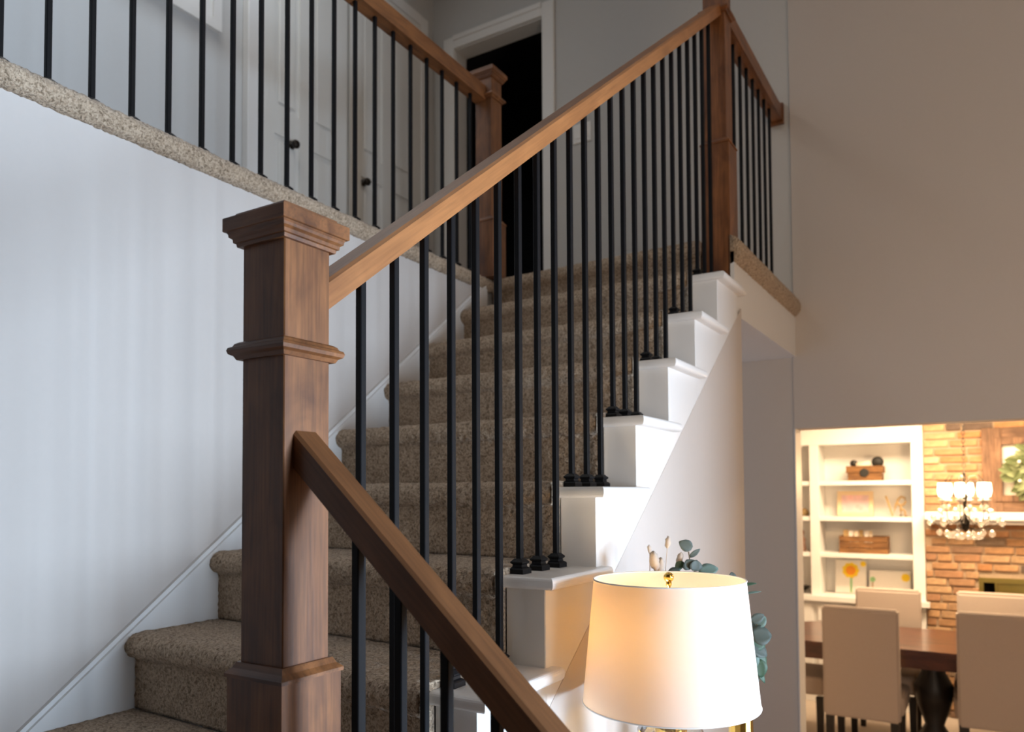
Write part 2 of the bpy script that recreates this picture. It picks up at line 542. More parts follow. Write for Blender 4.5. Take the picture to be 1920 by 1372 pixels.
obj('window_frame', bm, M['white'], wf)
obj('window_pane', BX(6.328, 6.332, WY0 + .05, WY1 - .05, WZ0 + .05, WZ1 - .05), M['glass'], wf)
struct('ceiling', BX(-2.2, 6.4, -5.62, 2.5, CEIL, CEIL + 0.1), M['ceil'], 'white ceiling over the stairwell', 'ceiling')
struct('ceiling_dining', BX(-0.62, 4.62, 2.5, 5.45, 1.11, 1.2), M['ceil'], 'white dining room ceiling', 'ceiling')
bm = bmesh.new()
box(bm, -0.62, 4.62, YB, 5.45, ZL - 0.1, ZL)
struct('floor', bm, M['floorcarpet'], 'pale beige dining room floor under the table', 'floor')
struct('floor_foyer', BX(-0.5, 6.4, -5.62, YB, ZL - 0.1, ZL), M['wood_y'], 'brown wooden foyer floor below the picture', 'floor')
# upper hall: wall on the left, closed end
HX = -1.31
struct('wall_hall', BX(HX - 0.1, HX, -5.5, YB, 1.345, CEIL), M['hallwall'], 'grey upper hall wall with white closet doors', 'wall')

# upper floor slab, with fascia over the foyer
bm = bmesh.new()
prism(bm, [(HX - .1, -5.5), (xw(-5.5) - 0.101, -5.5), (xw(1.30) - 0.101, 1.30), (0.85, 1.30), (0.85, 1.385), (0.975, 1.385), (0.975, YB), (HX - .1, YB)], 'z', 1.06, 1.318)
struct('floor_upper', bm, M['white'], 'upper landing floor structure with white fascia beside the back wall', 'floor')
bm = bmesh.new()
box(bm, 0.966, 0.981, 1.262, YB - 0.0125, 1.043, 1.285)
box(bm, 0.30, 0.966, 1.32, YB, 1.043, 1.058)
struct('trim_2', bm, M['white'], 'white drywall fascia and soffit below the landing carpet edge', 'trim')

# ------------------------------------------------------------------ carpets
def sweep_carpet(prof, axis, a, b, step, amp=0.0035, off=None, seed=0.0):
    """closed profile swept along an axis, roughened like carpet pile; off(t) shifts the profile sideways"""
    bm = bmesh.new()
    n = max(2, int(abs(b - a) / step))
    rows = []
    for i in range(n + 1):
        t = a + (b - a) * i / n
        row = []
        for (u, v, nu, nv) in prof:
            uu = u + (off(t) if off else 0)
            p = Vector((t, uu, v)) if axis == 'x' else Vector((uu, t, v))
            nn = Vector((0, nu, nv)) if axis == 'x' else Vector((nu, 0, nv))
            if nu or nv:
                q = p * 95 + Vector((seed, 0, 0))
                p = p + nn * (noise.noise(q) * amp + noise.noise(q * 2.3) * amp * 0.5)
            row.append(bm.verts.new(p))
        rows.append(row)
    m = len(prof)
    for A, B in zip(rows[:-1], rows[1:]):
        for k in range(m):
            j = (k + 1) % m
            bm.faces.new((A[k], A[j], B[j], B[k]))
    bm.faces.new(rows[0][::-1])
    bm.faces.new(rows[-1])
    return bm
def seg(p, q, step, nrm):
    L_ = math.hypot(q[0] - p[0], q[1] - p[1])
    n = max(1, int(L_ / step))
    return [(p[0] + (q[0] - p[0]) * i / n, p[1] + (q[1] - p[1]) * i / n, *nrm) for i in range(n)]
def arc(c, r, a0, a1, n):
    return [(c[0] + r * math.cos(R(a0 + (a1 - a0) * i / n)), c[1] + r * math.sin(R(a0 + (a1 - a0) * i / n)),
             math.cos(R(a0 + (a1 - a0) * i / n)), math.sin(R(a0 + (a1 - a0) * i / n))) for i in range(n + 1)]

stairs = thing('staircase', 'beige carpeted staircase with white open end steps rising to the landing', 'staircase', (0, 0, 0))
for k in range(-1, 8):
    yk = Y0 + k * D
    z = k * H
    fr = yk + 0.014                      # front of the carpet nosing
    rr = 0.031
    cy, cz = fr + rr, z + 0.014 - rr
    zb = z - H + (0.014 if k > -1 else 0.004)
    ylast = yk + D + 0.04
    rise_y = cy - 0.001
    if k == 7:
        ylast = 1.40
    prof = seg((rise_y, zb), (rise_y, cz - rr), 0.008, (-1, 0))
    prof += arc((cy, cz), rr, 262, 90, 14)
    prof += seg((cy + 0.006, z + 0.014), (ylast, z + 0.014), 0.010, (0, 1))
    prof += [(ylast, z + 0.014, 0, 0), (ylast, z - 0.03, 0, 0), (rise_y + 0.02, z - 0.03, 0, 0), (rise_y + 0.02, zb, 0, 0)]
    xl = xw(yk) + 0.003
    lean = (lambda t: -0.044 * (t + 0.09) / 0.98)
    st = 0.0065 if k < 4 else 0.010
    xr_ = XCAR if k < 7 else 0.85
    bm = sweep_carpet(prof, 'x', xl, xr_, st, off=lean, seed=k * 3.1)
    obj('carpet_step', bm, M['carpet'], stairs, smooth=True)
    # carcass below the carpet
    bm = BX(xw(yk) + 0.003, XCAR - 0.004, rise_y + 0.016, yk + D + 0.05, z - H - 0.03, z - 0.02)
    if k < 7:
        obj('step_carcass', bm, M['white'], stairs)
        # white open end: riser block and bullnosed tread
        yr = YR + k * D
        bm = BX(XCAR, XRIS, yr, yr + D + 0.005, z - H - 0.22, z - 0.024, bev=0.002, seg=1)
        obj('white_riser', bm, M['white'], stairs)
        bm = bmesh.new()
        box(bm, XCAR + 0.001, XT, yk, yk + D + 0.028 + 0.022, z - 0.026, z)
        es = [e for e in bm.edges if all(abs(v.co.y - yk) < 1e-5 for v in e.verts) and abs(e.verts[0].co.z - e.verts[1].co.z) < 1e-5]
        es += [e for e in bm.edges if all(abs(v.co.x - XT) < 1e-5 for v in e.verts) and abs(e.verts[0].co.z - e.verts[1].co.z) < 1e-5]
        bmesh.ops.bevel(bm, geom=es, offset=0.0105, segments=4, affect='EDGES', profile=0.5)
        o = obj('white_tread', bm, M['white'], stairs, smooth=False)
# landing (quarter turn) and lower flight below the frame
bm = bmesh.new()
box(bm, xw(-1.4) - 0.02, 0.99, -2.05, -0.74, -0.62, -0.38)
obj('carpet_landing', bm, M['carpet'], stairs)
for i in range(1, 5):
    x0 = 0.99 + 0.214 * (i - 1)
    obj('lower_step', BX(x0, x0 + 0.24, -2.05, -0.83, -0.38 - H * i - 0.2, -0.38 - H * i, bev=0.015), M['carpet'], stairs)

# skirt board on the left wall, following the slope
def skirt():
    bm = bmesh.new()
    ya, yb_ = -0.80, 1.225
    # capping line z = .281 + slope*(y+.152)
    zc = lambda y: 0.287 + 0.7534 * (y + 0.160)
    def strip(x_out, lo, hi):
        A = []
        for y in (ya, yb_):
            x = xw(y)
            A.append([bm.verts.new((x - 0.004, y, zc(y) + lo)), bm.verts.new((x + x_out, y, zc(y) + lo)), bm.verts.new((x + x_out, y, zc(y) + hi)), bm.verts.new((x - 0.004, y, zc(y) + hi))])
        a, b = A
        bm.faces.new(a); bm.faces.new(b[::-1])
        for k in range(4):
            j = (k + 1) % 4
            bm.faces.new((a[k], b[k], b[j], a[j]))
    strip(0.016, -0.50, -0.028)
    strip(0.021, -0.028, -0.014)
    strip(0.012, -0.014, 0.0)
    return bm
struct('baseboard_left', skirt(), M['white'], 'white sloping skirt board along the left stair wall', 'baseboard')

# balcony carpet edge and hall carpet
prof = arc((0, 1.313), 0.031, -100, 90, 16)
prof = [(u - 0.031, v, nu, nv) for u, v, nu, nv in prof]
prof += seg((-0.035, 1.344), (-0.16, 1.344), 0.010, (0, 1)) + [(-0.16, 1.344, 0, 0), (-0.16, 1.28, 0, 0)]
bm = sweep_carpet(prof, 'y', -2.6, 1.262, 0.0065, amp=0.004, off=xe, seed=40)
edge = tag(obj('balcony_carpet_edge', bm, M['carpet'], None, smooth=True), 'rolled beige carpet edge of the balcony above the left wall', 'carpet')
bm = bmesh.new()
prism(bm, [(HX, -5.5), (xe(-5.5) - 0.1, -5.5), (xe(1.26) - 0.1, 1.26), (xe(1.26) - 0.1, 1.395), (0.85, 1.395), (0.85, 1.40), (0.93, 1.40), (0.93, YB), (HX, YB)], 'z', 1.30, 1.343)
struct('floor_hall', bm, M['carpet'], 'beige upper hall carpet leading to the dark doorway', 'floor')
prof = [(u * 1.65 + 0.958, 1.2945 + (v - 1.313) * 1.85, nu, nv) for u, v, nu, nv in arc((0, 1.313), 0.031, -100, 90, 20)]
prof += seg((0.953, 1.3515), (0.90, 1.3515), 0.010, (0, 1)) + [(0.90, 1.3515, 0, 0), (0.90, 1.24, 0, 0)]
bm = sweep_carpet(prof, 'y', 1.385, YB - 0.002, 0.009, amp=0.004, seed=70)
# short nose in front of the newel so that the roll starts beside the post
pr2 = [(max(u, 0.9655), v, nu, nv) for u, v, nu, nv in prof]
bm2 = sweep_carpet(pr2, 'y', 1.262, 1.385, 0.009, amp=0.004, seed=70)
tag(obj('landing_carpet_edge', bm, M['carpet'], None, smooth=True), 'rolled beige carpet edge over the white fascia right of the upper newel', 'carpet')
e2 = obj('edge_nose', bm2, M['carpet'], bpy.data.objects['landing_carpet_edge'], smooth=True)

# ------------------------------------------------------------------ newel posts
def newel(cx, cy, zfloor, zbase, zcol, zcap, label, a=0.087, cap=True):
    t = thing('newel_post', label, 'newel post', (cx, cy, zfloor))
    h = a / 2
    zz = lambda z: z - zfloor
    hb = h + 0.0125
    obj('newel_base', sqlathe(bmesh.new(), [(hb, 0), (hb, zz(zbase) - 0.020)]), M['wood_z'], t)
    obj('base_moulding', sqlathe(bmesh.new(), [(hb + 0.003, zz(zbase) - 0.020), (hb + 0.003, zz(zbase) - 0.015), (hb, zz(zbase) - 0.012), (h + 0.008, zz(zbase) - 0.008), (h + 0.004, zz(zbase)), (h - 0.001, zz(zbase))]), M['wood_x'], t)
    bm = bmesh.new()
    sqlathe(bm, [(h, zz(zbase)), (h, zz(zcap))])
    es = [e for e in bm.edges if abs(e.verts[0].co.z - e.verts[1].co.z) > 0.1]
    bmesh.ops.bevel(bm, geom=es, offset=0.0015, segments=1, affect='EDGES')
    obj('newel_shaft', bm, M['wood_z'], t)
    if zcol:
        c = zz(zcol)
        obj('collar', sqlathe(bmesh.new(), [(h - .001, c - 0.0135), (h + 0.006, c - 0.0135), (h + 0.009, c - 0.008), (h + 0.0145, c - 0.005), (h + 0.0160, c), (h + 0.0145, c + 0.004), (h + 0.010, c + 0.006), (h + 0.008, c + 0.010), (h + 0.003, c + 0.013), (h - .001, c + 0.013)]), M['wood_x'], t)
    if cap:
        c = zz(zcap)
        obj('cap_moulding', sqlathe(bmesh.new(), [(h - .001, c - 0.002), (h + 0.006, c - 0.002), (h + 0.007, c + 0.003), (h + 0.010, c + 0.004), (h + 0.0105, c + 0.009), (h + 0.0145, c + 0.012), (h + 0.015, c + 0.016), (h + 0.017, c + 0.019)]), M['wood_x'], t)
        obj('cap_plate', sqlathe(bmesh.new(), [(h + 0.0195, c + 0.019), (h + 0.0205, c + 0.020), (h + 0.0205, c + 0.0385), (h + 0.0195, c + 0.0395)]), M['wood_x'], t)
        obj('cap_top', sqlathe(bmesh.new(), [(h + 0.0075, c + 0.0395), (h + 0.0075, c + 0.047), (h + 0.0065, c + 0.048)]), M['wood_x'], t)
    return t
XN, YN, AN = 0.9509, -0.9214, 0.087
newel(XN - AN / 2, YN + AN / 2, -0.38, 0.127, 0.574, 0.7275, 'large brown wooden newel post with stepped cap in the foreground')
newel(XB, 1.2894 + AN / 2, 1.14, 1.745, 2.262, 2.40, 'brown newel post at the top of the stairs, its cap cut off by the picture')
newel(-0.1435, 1.2725, 1.344, 1.62, 2.185, 2.27, 'brown wooden newel post before the dark upstairs doorway')

# ------------------------------------------------------------------ handrails
def sloped_y(x0, x1, ya, yb_, ztop, depth):
    bm = bmesh.new()
    rows = []
    for y in (ya, yb_):
        zt_ = ztop(y)
        c = 0.006
        pts = [(x0, zt_ - depth), (x1, zt_ - depth), (x1, zt_ - c), (x1 - c, zt_), (x0 + c, zt_), (x0, zt_ - c)]
        rows.append([bm.verts.new((x, y, z)) for x, z in pts])
    a, b = rows
    bm.faces.new(a); bm.faces.new(b[::-1])
    for i in range(6):
        j = (i + 1) % 6
        bm.faces.new((a[i], b[i], b[j], a[j]))
    return bm
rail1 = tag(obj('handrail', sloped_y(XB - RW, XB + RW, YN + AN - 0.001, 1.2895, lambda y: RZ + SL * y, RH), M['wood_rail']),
            'long brown handrail rising from the front newel to the top of the stairs', 'handrail')
tag(obj('handrail', sloped_y(-0.030, 0.030, -2.0, 1.2300, lambda y: 2.236, 0.072), M['wood_y']), 'level brown handrail along the upper left balcony', 'handrail')
bl = bpy.data.objects['handrail.001']
for v in bl.data.vertices:
    v.co.x += xbal(v.co.y)
hr3 = tag(obj('handrail', sloped_y(XB - 0.030, XB + 0.030, 1.377, YB - 0.025, lambda y: 2.335, 0.075), M['wood_y']), 'short brown landing handrail from the upper newel to the back wall', 'handrail')
obj('rosette', BX(XB - 0.040, XB + 0.036, YB - 0.026, YB - 0.001, 2.245, 2.352, bev=0.003, seg=1), M['wood_z'], hr3)
S2, Z2, H2 = 0.8873, 0.456, 0.0529
ya2, yb2 = YN + 0.0174, YN + 0.0652
bm = bmesh.new()
rows = []
for x in (XN - 0.0005, 1.95):
    zt_ = Z2 - S2 * (x - XN)
    c = 0.005
    pts = [(ya2, zt_ - H2), (yb2, zt_ - H2), (yb2, zt_ - c), (yb2 - c, zt_), (ya2 + c, zt_), (ya2, zt_ - c)]
    rows.append([bm.verts.new((x, y, z)) for y, z in pts])
a, b = rows
bm.faces.new(a); bm.faces.new(b[::-1])
for i in range(6):
    j = (i + 1) % 6
    bm.faces.new((a[i], b[i], b[j], a[j]))
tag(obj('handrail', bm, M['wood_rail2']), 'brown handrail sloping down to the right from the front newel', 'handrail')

# ------------------------------------------------------------------ balusters
BW = 0.0065
def shoe_mesh():
    bm = sqlathe(bmesh.new(), [(0.0185, 0.0), (0.0185, 0.010), (0.0165, 0.0125), (0.0120, 0.0150), (0.0115, 0.0200), (0.0150, 0.0230), (0.0155, 0.0260), (0.0120, 0.0295), (0.0085, 0.0330)])
    return mesh_of(bm, M['iron'], False, 'base_shoe')
SHOE = shoe_mesh()
def baluster(x, y, z0, z1, label, group, shoe=True):
    t = thing('baluster', label, 'baluster', (x, y, z0), 0, group)
    bm = bmesh.new()
    sqlathe(bm, [(BW, 0.0), (BW, z1 - z0)])
    es = [e for e in bm.edges if abs(e.verts[0].co.z - e.verts[1].co.z) > 0.1]
    bmesh.ops.bevel(bm, geom=es, offset=0.0012, segments=1, affect='EDGES')
    obj('bar', bm, M['iron'], t)
    if shoe:
        link('base_shoe', SHOE, t)
    return t
for j in range(24):
    y = -0.7193 + j * D / 3
    k = j // 3 - 1
    baluster(XB, y, k * H, RZ + SL * y - RH + 0.006,
             'black square iron baluster, %s up from the front newel under the long stair rail' % ordn(j + 1), 'balusters of the stair flight')
ps = [-0.80573 + 0.10831 * j for j in range(-3, 19)]
n = len(ps)
for i, y in enumerate(ps):
    baluster(xbal(y), y, 1.334, 2.236 - 0.070,
             'black iron balcony baluster, %s from the newel at the dark doorway' % ordn(n - i), 'balusters of the balcony')
for i in range(8):
    y = 2.205 - 0.1075 * i
    baluster(XB, y, 1.345, 2.262, 'black iron baluster of the short landing rail, %s from the back wall' % ordn(i + 1), 'balusters of the short landing rail')
for i in range(6):
    x = 1.051 + 0.0745 * i
    st_ = 1 + int((x - 0.99) / 0.214)
    baluster(x, -0.880, -0.38 - H * st_, Z2 - S2 * (x - XN) - H2 + 0.006,
             'black iron baluster, %s from the front newel under the down-sloping lower rail' % ordn(i + 1), 'balusters of the lower rail')

# ------------------------------------------------------------------ upper hall doors and trim
def panel_door(name, y0, y1, z0, z1, label, knob_y, knob_z):
    d = tag(obj(name, BX(HX + 0.0, HX + 0.030, y0, y1, z0, z1), M['door']), label, 'door', None, 'structure')
    w = y1 - y0
    xs = HX + 0.030
    # raised stiles and rails leave two columns of arched panels
    bm = bmesh.new()
    sw = 0.095
    for ya, yb_ in ((y0, y0 + sw), ((y0 + y1) / 2 - 0.045, (y0 + y1) / 2 + 0.045), (y1 - sw, y1)):
        box(bm, xs, xs + 0.010, ya, yb_, z0, z1)
    for za, zb_ in ((z0, z0 + 0.20), (z0 + 0.86, z0 + 1.0), (z1 - 0.12, z1)):
        for ya, yb_ in ((y0 + sw, (y0 + y1) / 2 - 0.045), ((y0 + y1) / 2 + 0.045, y1 - sw)):
            box(bm, xs, xs + 0.0095, ya, yb_, za, zb_)
    obj('door_frame', bm, M['door'], d)
    for ya, yb_ in ((y0 + sw, (y0 + y1) / 2 - 0.045), ((y0 + y1) / 2 + 0.045, y1 - sw)):
        for za, zb_ in ((z0 + 0.20, z0 + 0.86), (z0 + 1.0, z1 - 0.12)):
            obj('door_panel', BX(xs - 0.001, xs + 0.008, ya + 0.03, yb_ - 0.03, za + 0.03, zb_ - 0.03, bev=0.006, seg=1), M['door'], d)
    k = bmesh.new()
    lathe(k, [(0.020, 0), (0.020, 0.004), (0.010, 0.008), (0.012, 0.016), (0.021, 0.026), (0.023, 0.036), (0.016, 0.046)], 14)
    bmesh.ops.rotate(k, verts=k.verts, matrix=Matrix.Rotation(R(90), 3, 'Y'))
    bmesh.ops.translate(k, verts=k.verts, vec=(xs + 0.008, knob_y, knob_z))
    obj('door_knob', k, M['bronze'], d, smooth=True)
    return d
panel_door('door_1', 0.905, 1.525, 1.35, 3.39, 'white panelled hall door with a dark knob, left of two', 1.115, 2.186)
panel_door('door_2', 1.545, 2.195, 1.35, 3.39, 'white panelled hall door with a dark knob, right of two beside the corner', 1.66, 2.176)
bm = bmesh.new()
box(bm, HX, HX + 0.045, 0.83, 0.903, 1.345, 3.46, bev=0.004, seg=1)
box(bm, HX, HX + 0.045, 2.197, 2.272, 1.345, 3.46, bev=0.004, seg=1)
box(bm, HX, HX + 0.045, 0.903, 2.197, 3.392, 3.46)
struct('trim_3', bm, M['white'], 'white casing round the two hall doors', 'trim')
# framed white panel high on the hall wall
pf = thing('wall_frame', 'white framed panel high on the upper hall wall, cut by the top of the picture', 'frame', (HX, 0.69, 2.574))
bm = bmesh.new()
for a_ in ((-0.62, 0, 0, 0.045), (-0.62, 0, 0.755, 0.80), (-0.62, -0.575, 0.045, 0.755), (-0.045, 0, 0.045, 0.755)):
    box(bm, 0.001, 0.026, *a_)
obj('frame_border', bm, M['white'], pf)
obj('frame_panel', BX(0.001, 0.014, -0.574, -0.046, 0.046, 0.754), M['white'], pf)

# door opening to the dark room
bm = bmesh.new()
tw = 0.075
box(bm, DX0 - tw, DX0 + 0.008, YB - 0.02, YB, 1.345, DZ1 + tw, bev=0.004, seg=1)
box(bm, DX1 - 0.008, DX1 + tw, YB - 0.02, YB, 1.345, DZ1 + tw, bev=0.004, seg=1)
box(bm, DX0 + 0.008, DX1 - 0.008, YB - 0.02, YB, DZ1 - 0.006, DZ1 + tw, bev=0.004, seg=1)
box(bm, DX0 + 0.008, DX1 - 0.008, YB - 0.029, YB - 0.02, DZ1 + 0.045, DZ1 + tw)
box(bm, DX0, DX0 + 0.012, YB, YB + 0.12, 1.345, DZ1)
box(bm, DX1 - 0.012, DX1, YB, YB + 0.12, 1.345, DZ1)
box(bm, DX0 + .012, DX1 - .012, YB, YB + 0.12, DZ1 - 0.012, DZ1)
struct('trim_4', bm, M['white'], 'white casing round the dark upstairs doorway', 'trim')
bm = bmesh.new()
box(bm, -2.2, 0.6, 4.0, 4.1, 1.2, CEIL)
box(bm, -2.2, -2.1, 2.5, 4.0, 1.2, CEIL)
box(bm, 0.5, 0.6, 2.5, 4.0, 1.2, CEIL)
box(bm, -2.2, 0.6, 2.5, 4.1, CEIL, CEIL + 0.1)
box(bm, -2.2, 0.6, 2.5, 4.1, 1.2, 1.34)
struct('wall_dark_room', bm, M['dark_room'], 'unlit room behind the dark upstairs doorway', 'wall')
sw_ = thing('light_switch', 'white light switch plate on the grey wall right of the dark doorway', 'light switch', (-0.205, YB, 2.49))
obj('switch_plate', BX(-0.058, 0.058, -0.008, -0.0005, -0.058, 0.058, bev=0.003, seg=1), M['plate'], sw_)
for dx in (-0.024, 0.024):
    obj('rocker', BX(dx - 0.016, dx + 0.016, -0.012, -0.006, -0.032, 0.032, bev=0.002, seg=1), M['plate'], sw_)

# ------------------------------------------------------------------ console table, lamp and vase
TZ = -0.56
ct = thing('console_table', 'dark wooden console table below the frame under the lamp', 'table', (1.20, 0.20, ZL))
hgt = TZ - ZL
obj('table_top', BX(-0.185, 0.185, -0.62, 0.62, hgt - 0.035, hgt, bev=0.004), M['table'], ct)
obj('apron', BX(-0.165, 0.165, -0.58, 0.58, hgt - 0.12, hgt - 0.036), M['table'], ct)
for sx in (-1, 1):
    for sy in (-1, 1):
        obj('leg', sqlathe(bmesh.new(), [(0.015, 0), (0.022, hgt - 0.121)], sx * 0.145, sy * 0.555), M['table'], ct)
LX, LY = 1.2095, -0.1123
lamp = thing('table_lamp', 'lit table lamp with a white drum shade and gold finial beside the stair wall', 'lamp', (LX, LY, TZ))
zz = lambda z: z - TZ
bm = bmesh.new()
RT_, RB_ = 0.1565, 0.1815
ZT_, ZB_ = 0.1836, -0.071
def shade_bm():
    bm = bmesh.new()
    n = 96
    lay = [(RB_, ZB_), (RT_, ZT_)]
    rings = [[bm.verts.new((r * math.cos(2 * math.pi * i / n), r * math.sin(2 * math.pi * i / n), zz(z))) for i in range(n)] for r, z in lay]
    for i in range(n):
        j = (i + 1) % n
        bm.faces.new((rings[0][i], rings[0][j], rings[1][j], rings[1][i]))
    return bm
obj('lamp_shade', shade_bm(), M['shade'], lamp, smooth=True)
for r, z in ((RT_, ZT_), (RB_, ZB_)):
    bm = bmesh.new()
    pts = [(r * math.cos(2 * math.pi * i / 64), r * math.sin(2 * math.pi * i / 64), zz(z)) for i in range(65)]
    tube(bm, pts, 0.0016, 6)
    obj('shade_rim', bm, M['white'], lamp, smooth=True)
bm = bmesh.new()
tube(bm, [(0, 0, zz(-0.078)), (0, 0, zz(-0.045)), (-0.045, -0.028, zz(-0.02)), (-0.045, -0.028, zz(0.035))], 0.012, 10)
obj('socket', bm, M['gold'], lamp, smooth=True)
bm = bmesh.new()
for s in (-1, 1):
    pts = []
    for i in range(15):
        a = math.pi * i / 14
        w_ = 0.052 * math.sin(a) ** 0.7 if 0 < i < 14 else 0.004
        pts.append((s * w_, 0, zz(-0.06) + (0.130 - (-0.06)) * i / 14))
    tube(bm, pts, 0.002, 6)
for i in range(3):
    a = 2 * math.pi * i / 3 + 0.6
    tube(bm, [(0, 0, zz(0.130)), (RT_ * 1.01 * math.cos(a), RT_ * 1.01 * math.sin(a), zz(0.134))], 0.0016, 6)
obj('harp', bm, M['gold'], lamp, smooth=True)
bm = bmesh.new()
lathe(bm, [(0.004, zz(0.128)), (0.004, zz(0.170)), (0.006, zz(0.171)), (0.006, zz(0.178))], 12)
ball(bm, (0, 0, zz(0.188)), 0.0108, 20, 14)
obj('finial', bm, M['gold'], lamp, smooth=True)
bm = bmesh.new()
lathe(bm, [(0.004, zz(0.035)), (0.013, zz(0.045)), (0.026, zz(0.075)), (0.028, zz(0.095)), (0.018, zz(0.123)), (0.004, zz(0.129))], 16, (-0.045, -0.028, 0))
obj('bulb', bm, emit('warm_bulb', (1.0, 0.74, 0.42), 30.0), lamp, smooth=True)
bm = bmesh.new()
lathe(bm, [(0.034, zz(-0.098)), (0.060, zz(-0.110)), (0.074, zz(-0.135)), (0.066, zz(-0.150)), (0.075, zz(-0.20)), (0.085, zz(-0.28)), (0.075, zz(-0.37)), (0.05, zz(-0.44)), (0.04, zz(-0.50))], 8)
obj('crystal_body', bm, M['crystal'], lamp)
bm = bmesh.new()
lathe(bm, [(0.05, zz(-0.50)), (0.075, zz(-0.52)), (0.075, 0.001), ], 24)
obj('lamp_foot', bm, M['gold'], lamp, smooth=False)
bm = bmesh.new()
lathe(bm, [(0.030, zz(-0.20)), (0.034, zz(-0.120)), (0.034, zz(-0.1085)), (0.026, zz(-0.094)), (0.012, zz(-0.090)), (0.012, zz(-0.078))], 20)
obj('lamp_neck', bm, M['gold'], lamp, smooth=True)
# the bulb's light
pl = point('table_lamp_light', (-0.045, -0.028, zz(0.085)), 10.0, (1.0, 0.80, 0.56), 0.03)
pl.parent = lamp

VX, VY = 1.285, 0.145
vase = thing('vase', 'gold mirrored glass vase half hidden behind the lamp shade', 'vase', (VX, VY, TZ))
bm = bmesh.new()
lathe(bm, [(0.030, 0.001), (0.055, 0.02), (0.066, 0.12), (0.060, 0.24), (0.040, 0.33), (0.028, 0.37), (0.027, 0.412), (0.024, 0.412), (0.024, 0.37), (0.036, 0.33), (0.02, 0.30)], 14)
obj('vase_body', bm, M['gold'], vase)
# eucalyptus stems and leaves held in the vase
euc = thing('eucalyptus', 'eucalyptus stems with round grey green leaves behind the lamp shade', 'plant', (VX, VY, TZ + 0.32))
base = Vector((VX, VY, TZ + 0.32))
def leaf_bm(bm, c, direc, nrm, L_, w_, cup=0.15):
    d_ = Vector(direc).normalized()
    n_ = Vector(nrm)
    n_ = (n_ - d_ * n_.dot(d_)).normalized()
    s_ = d_.cross(n_)
    rows = []
    for i in range(7):
        t = i / 6
        ww = w_ * math.sin(math.pi * (0.05 + 0.93 * t) ** 0.85) ** 0.75
        p = Vector(c) + d_ * (L_ * (t - 0.0)) + n_ * (cup * L_ * (t - t * t))
        rows.append([bm.verts.new(p + s_ * ww * q + n_ * (cup * ww * (q * q))) for q in (-1, -0.5, 0, 0.5, 1)])
    for A, B in zip(rows[:-1], rows[1:]):
        for k in range(4):
            bm.faces.new((A[k], A[k + 1], B[k + 1], B[k]))
    return bm
def add_leaf(c, direc, nrm, L_, w_, mat, parent, org, name='leaf'):
    bm = bmesh.new()
    leaf_bm(bm, Vector(c) - org, direc, nrm, L_, w_)
    o = obj(name, bm, mat, parent, smooth=True)
    md = o.modifiers.new('thickness', 'SOLIDIFY')
    md.thickness = 0.0008
    return o
def stem(pts, r=0.0014):
    bm = bmesh.new()
    tube(bm, [Vector(p) - base for p in pts], r, 6)
    obj('stem', bm, M['stem'], euc, smooth=True)
foot = base + Vector((0, 0, 0.05))
A1 = [foot, (1.2436, 0.1708, -0.0242), (1.2073, 0.1299, 0.1419), (1.1840, 0.1014, 0.1997), (1.1814, 0.0987, 0.2260)]
A2 = [foot, (1.2412, 0.1801, -0.0008), (1.2336, 0.1471, 0.1166), (1.2219, 0.1257, 0.1744), (1.1932, 0.0961, 0.1794)]
A3 = [foot, (1.2930, 0.1455, -0.0999), (1.3083, 0.1519, -0.0261), (1.3231, 0.1572, 0.0662)]
A4 = [foot, (1.2687, 0.1964, 0.0117), (1.2792, 0.1869, 0.1149), (1.2737, 0.1817, 0.1593)]
for s_ in (A1, A2, A3, A4): stem(s_)
UP, RTV, FACE = Vector((0.0229, -0.0272, 0.9994)), Vector((0.8518, 0.5238, -0.0052)), Vector((0.5233, -0.8514, -0.0352))     # upright, sideways and facing directions of the bouquet
def lf(org, ang, L_, w_, mat, tilt=0.0, yawn=0.0):
    """leaf growing from a point of the stem at an angle (deg, 0 = sideways, 90 = up)"""
    d_ = RTV * math.cos(R(ang)) + UP * math.sin(R(ang))
    n_ = (FACE + UP * tilt + RTV * yawn)
    add_leaf(org, d_, n_, L_, w_, M[mat], euc, base)
lf((1.1880, 0.1025, 0.2335), 152, 0.034, 0.0145, 'leaf')
lf((1.1833, 0.1004, 0.2135), 38, 0.031, 0.0065, 'leaf')
lf((1.1891, 0.0933, 0.1869), 118, 0.024, 0.018, 'leaf', 0.3)
lf((1.1954, 0.0974, 0.1819), 80, 0.026, 0.017, 'leaf', 0.2, 0.3)
lf((1.1667, 0.0797, 0.1833), 205, 0.034, 0.014, 'leaf', 0.8)
lf((1.1666, 0.0913, 0.1860), 130, 0.020, 0.014, 'leaf3', 0.4)
lf((1.1974, 0.1223, 0.1773), 10, 0.047, 0.0165, 'leaf2', 0.6)
lf((1.2629, 0.1751, 0.1581), 100, 0.018, 0.009, 'leaf', 0.2)
lf((1.2820, 0.1874, 0.1440), 8, 0.034, 0.004, 'leaf3', 1.0)
lf((1.2858, 0.1906, 0.1237), 8, 0.040, 0.003, 'leaf2', 1.2)
lf((1.3105, 0.1494, 0.0662), 28, 0.034, 0.012, 'leaf', 0.2)
lf((1.3197, 0.1555, 0.0576), 40, 0.030, 0.014, 'leaf2', 0.5)
lf((1.3144, 0.1414, 0.0349), 2, 0.045, 0.024, 'leaf', 0.5, -0.2)
lf((1.3053, 0.1480, 0.0232), -20, 0.040, 0.020, 'leaf3', 0.2)
lf((1.3126, 0.1471, 0.0118), -35, 0.042, 0.018, 'leaf', 0.7)
lf((1.3215, 0.1591, -0.0040), -62, 0.040, 0.013, 'leaf3', 0.2, 0.4)
lf((1.3114, 0.1412, -0.0056), -75, 0.036, 0.015, 'leaf2', 0.4)
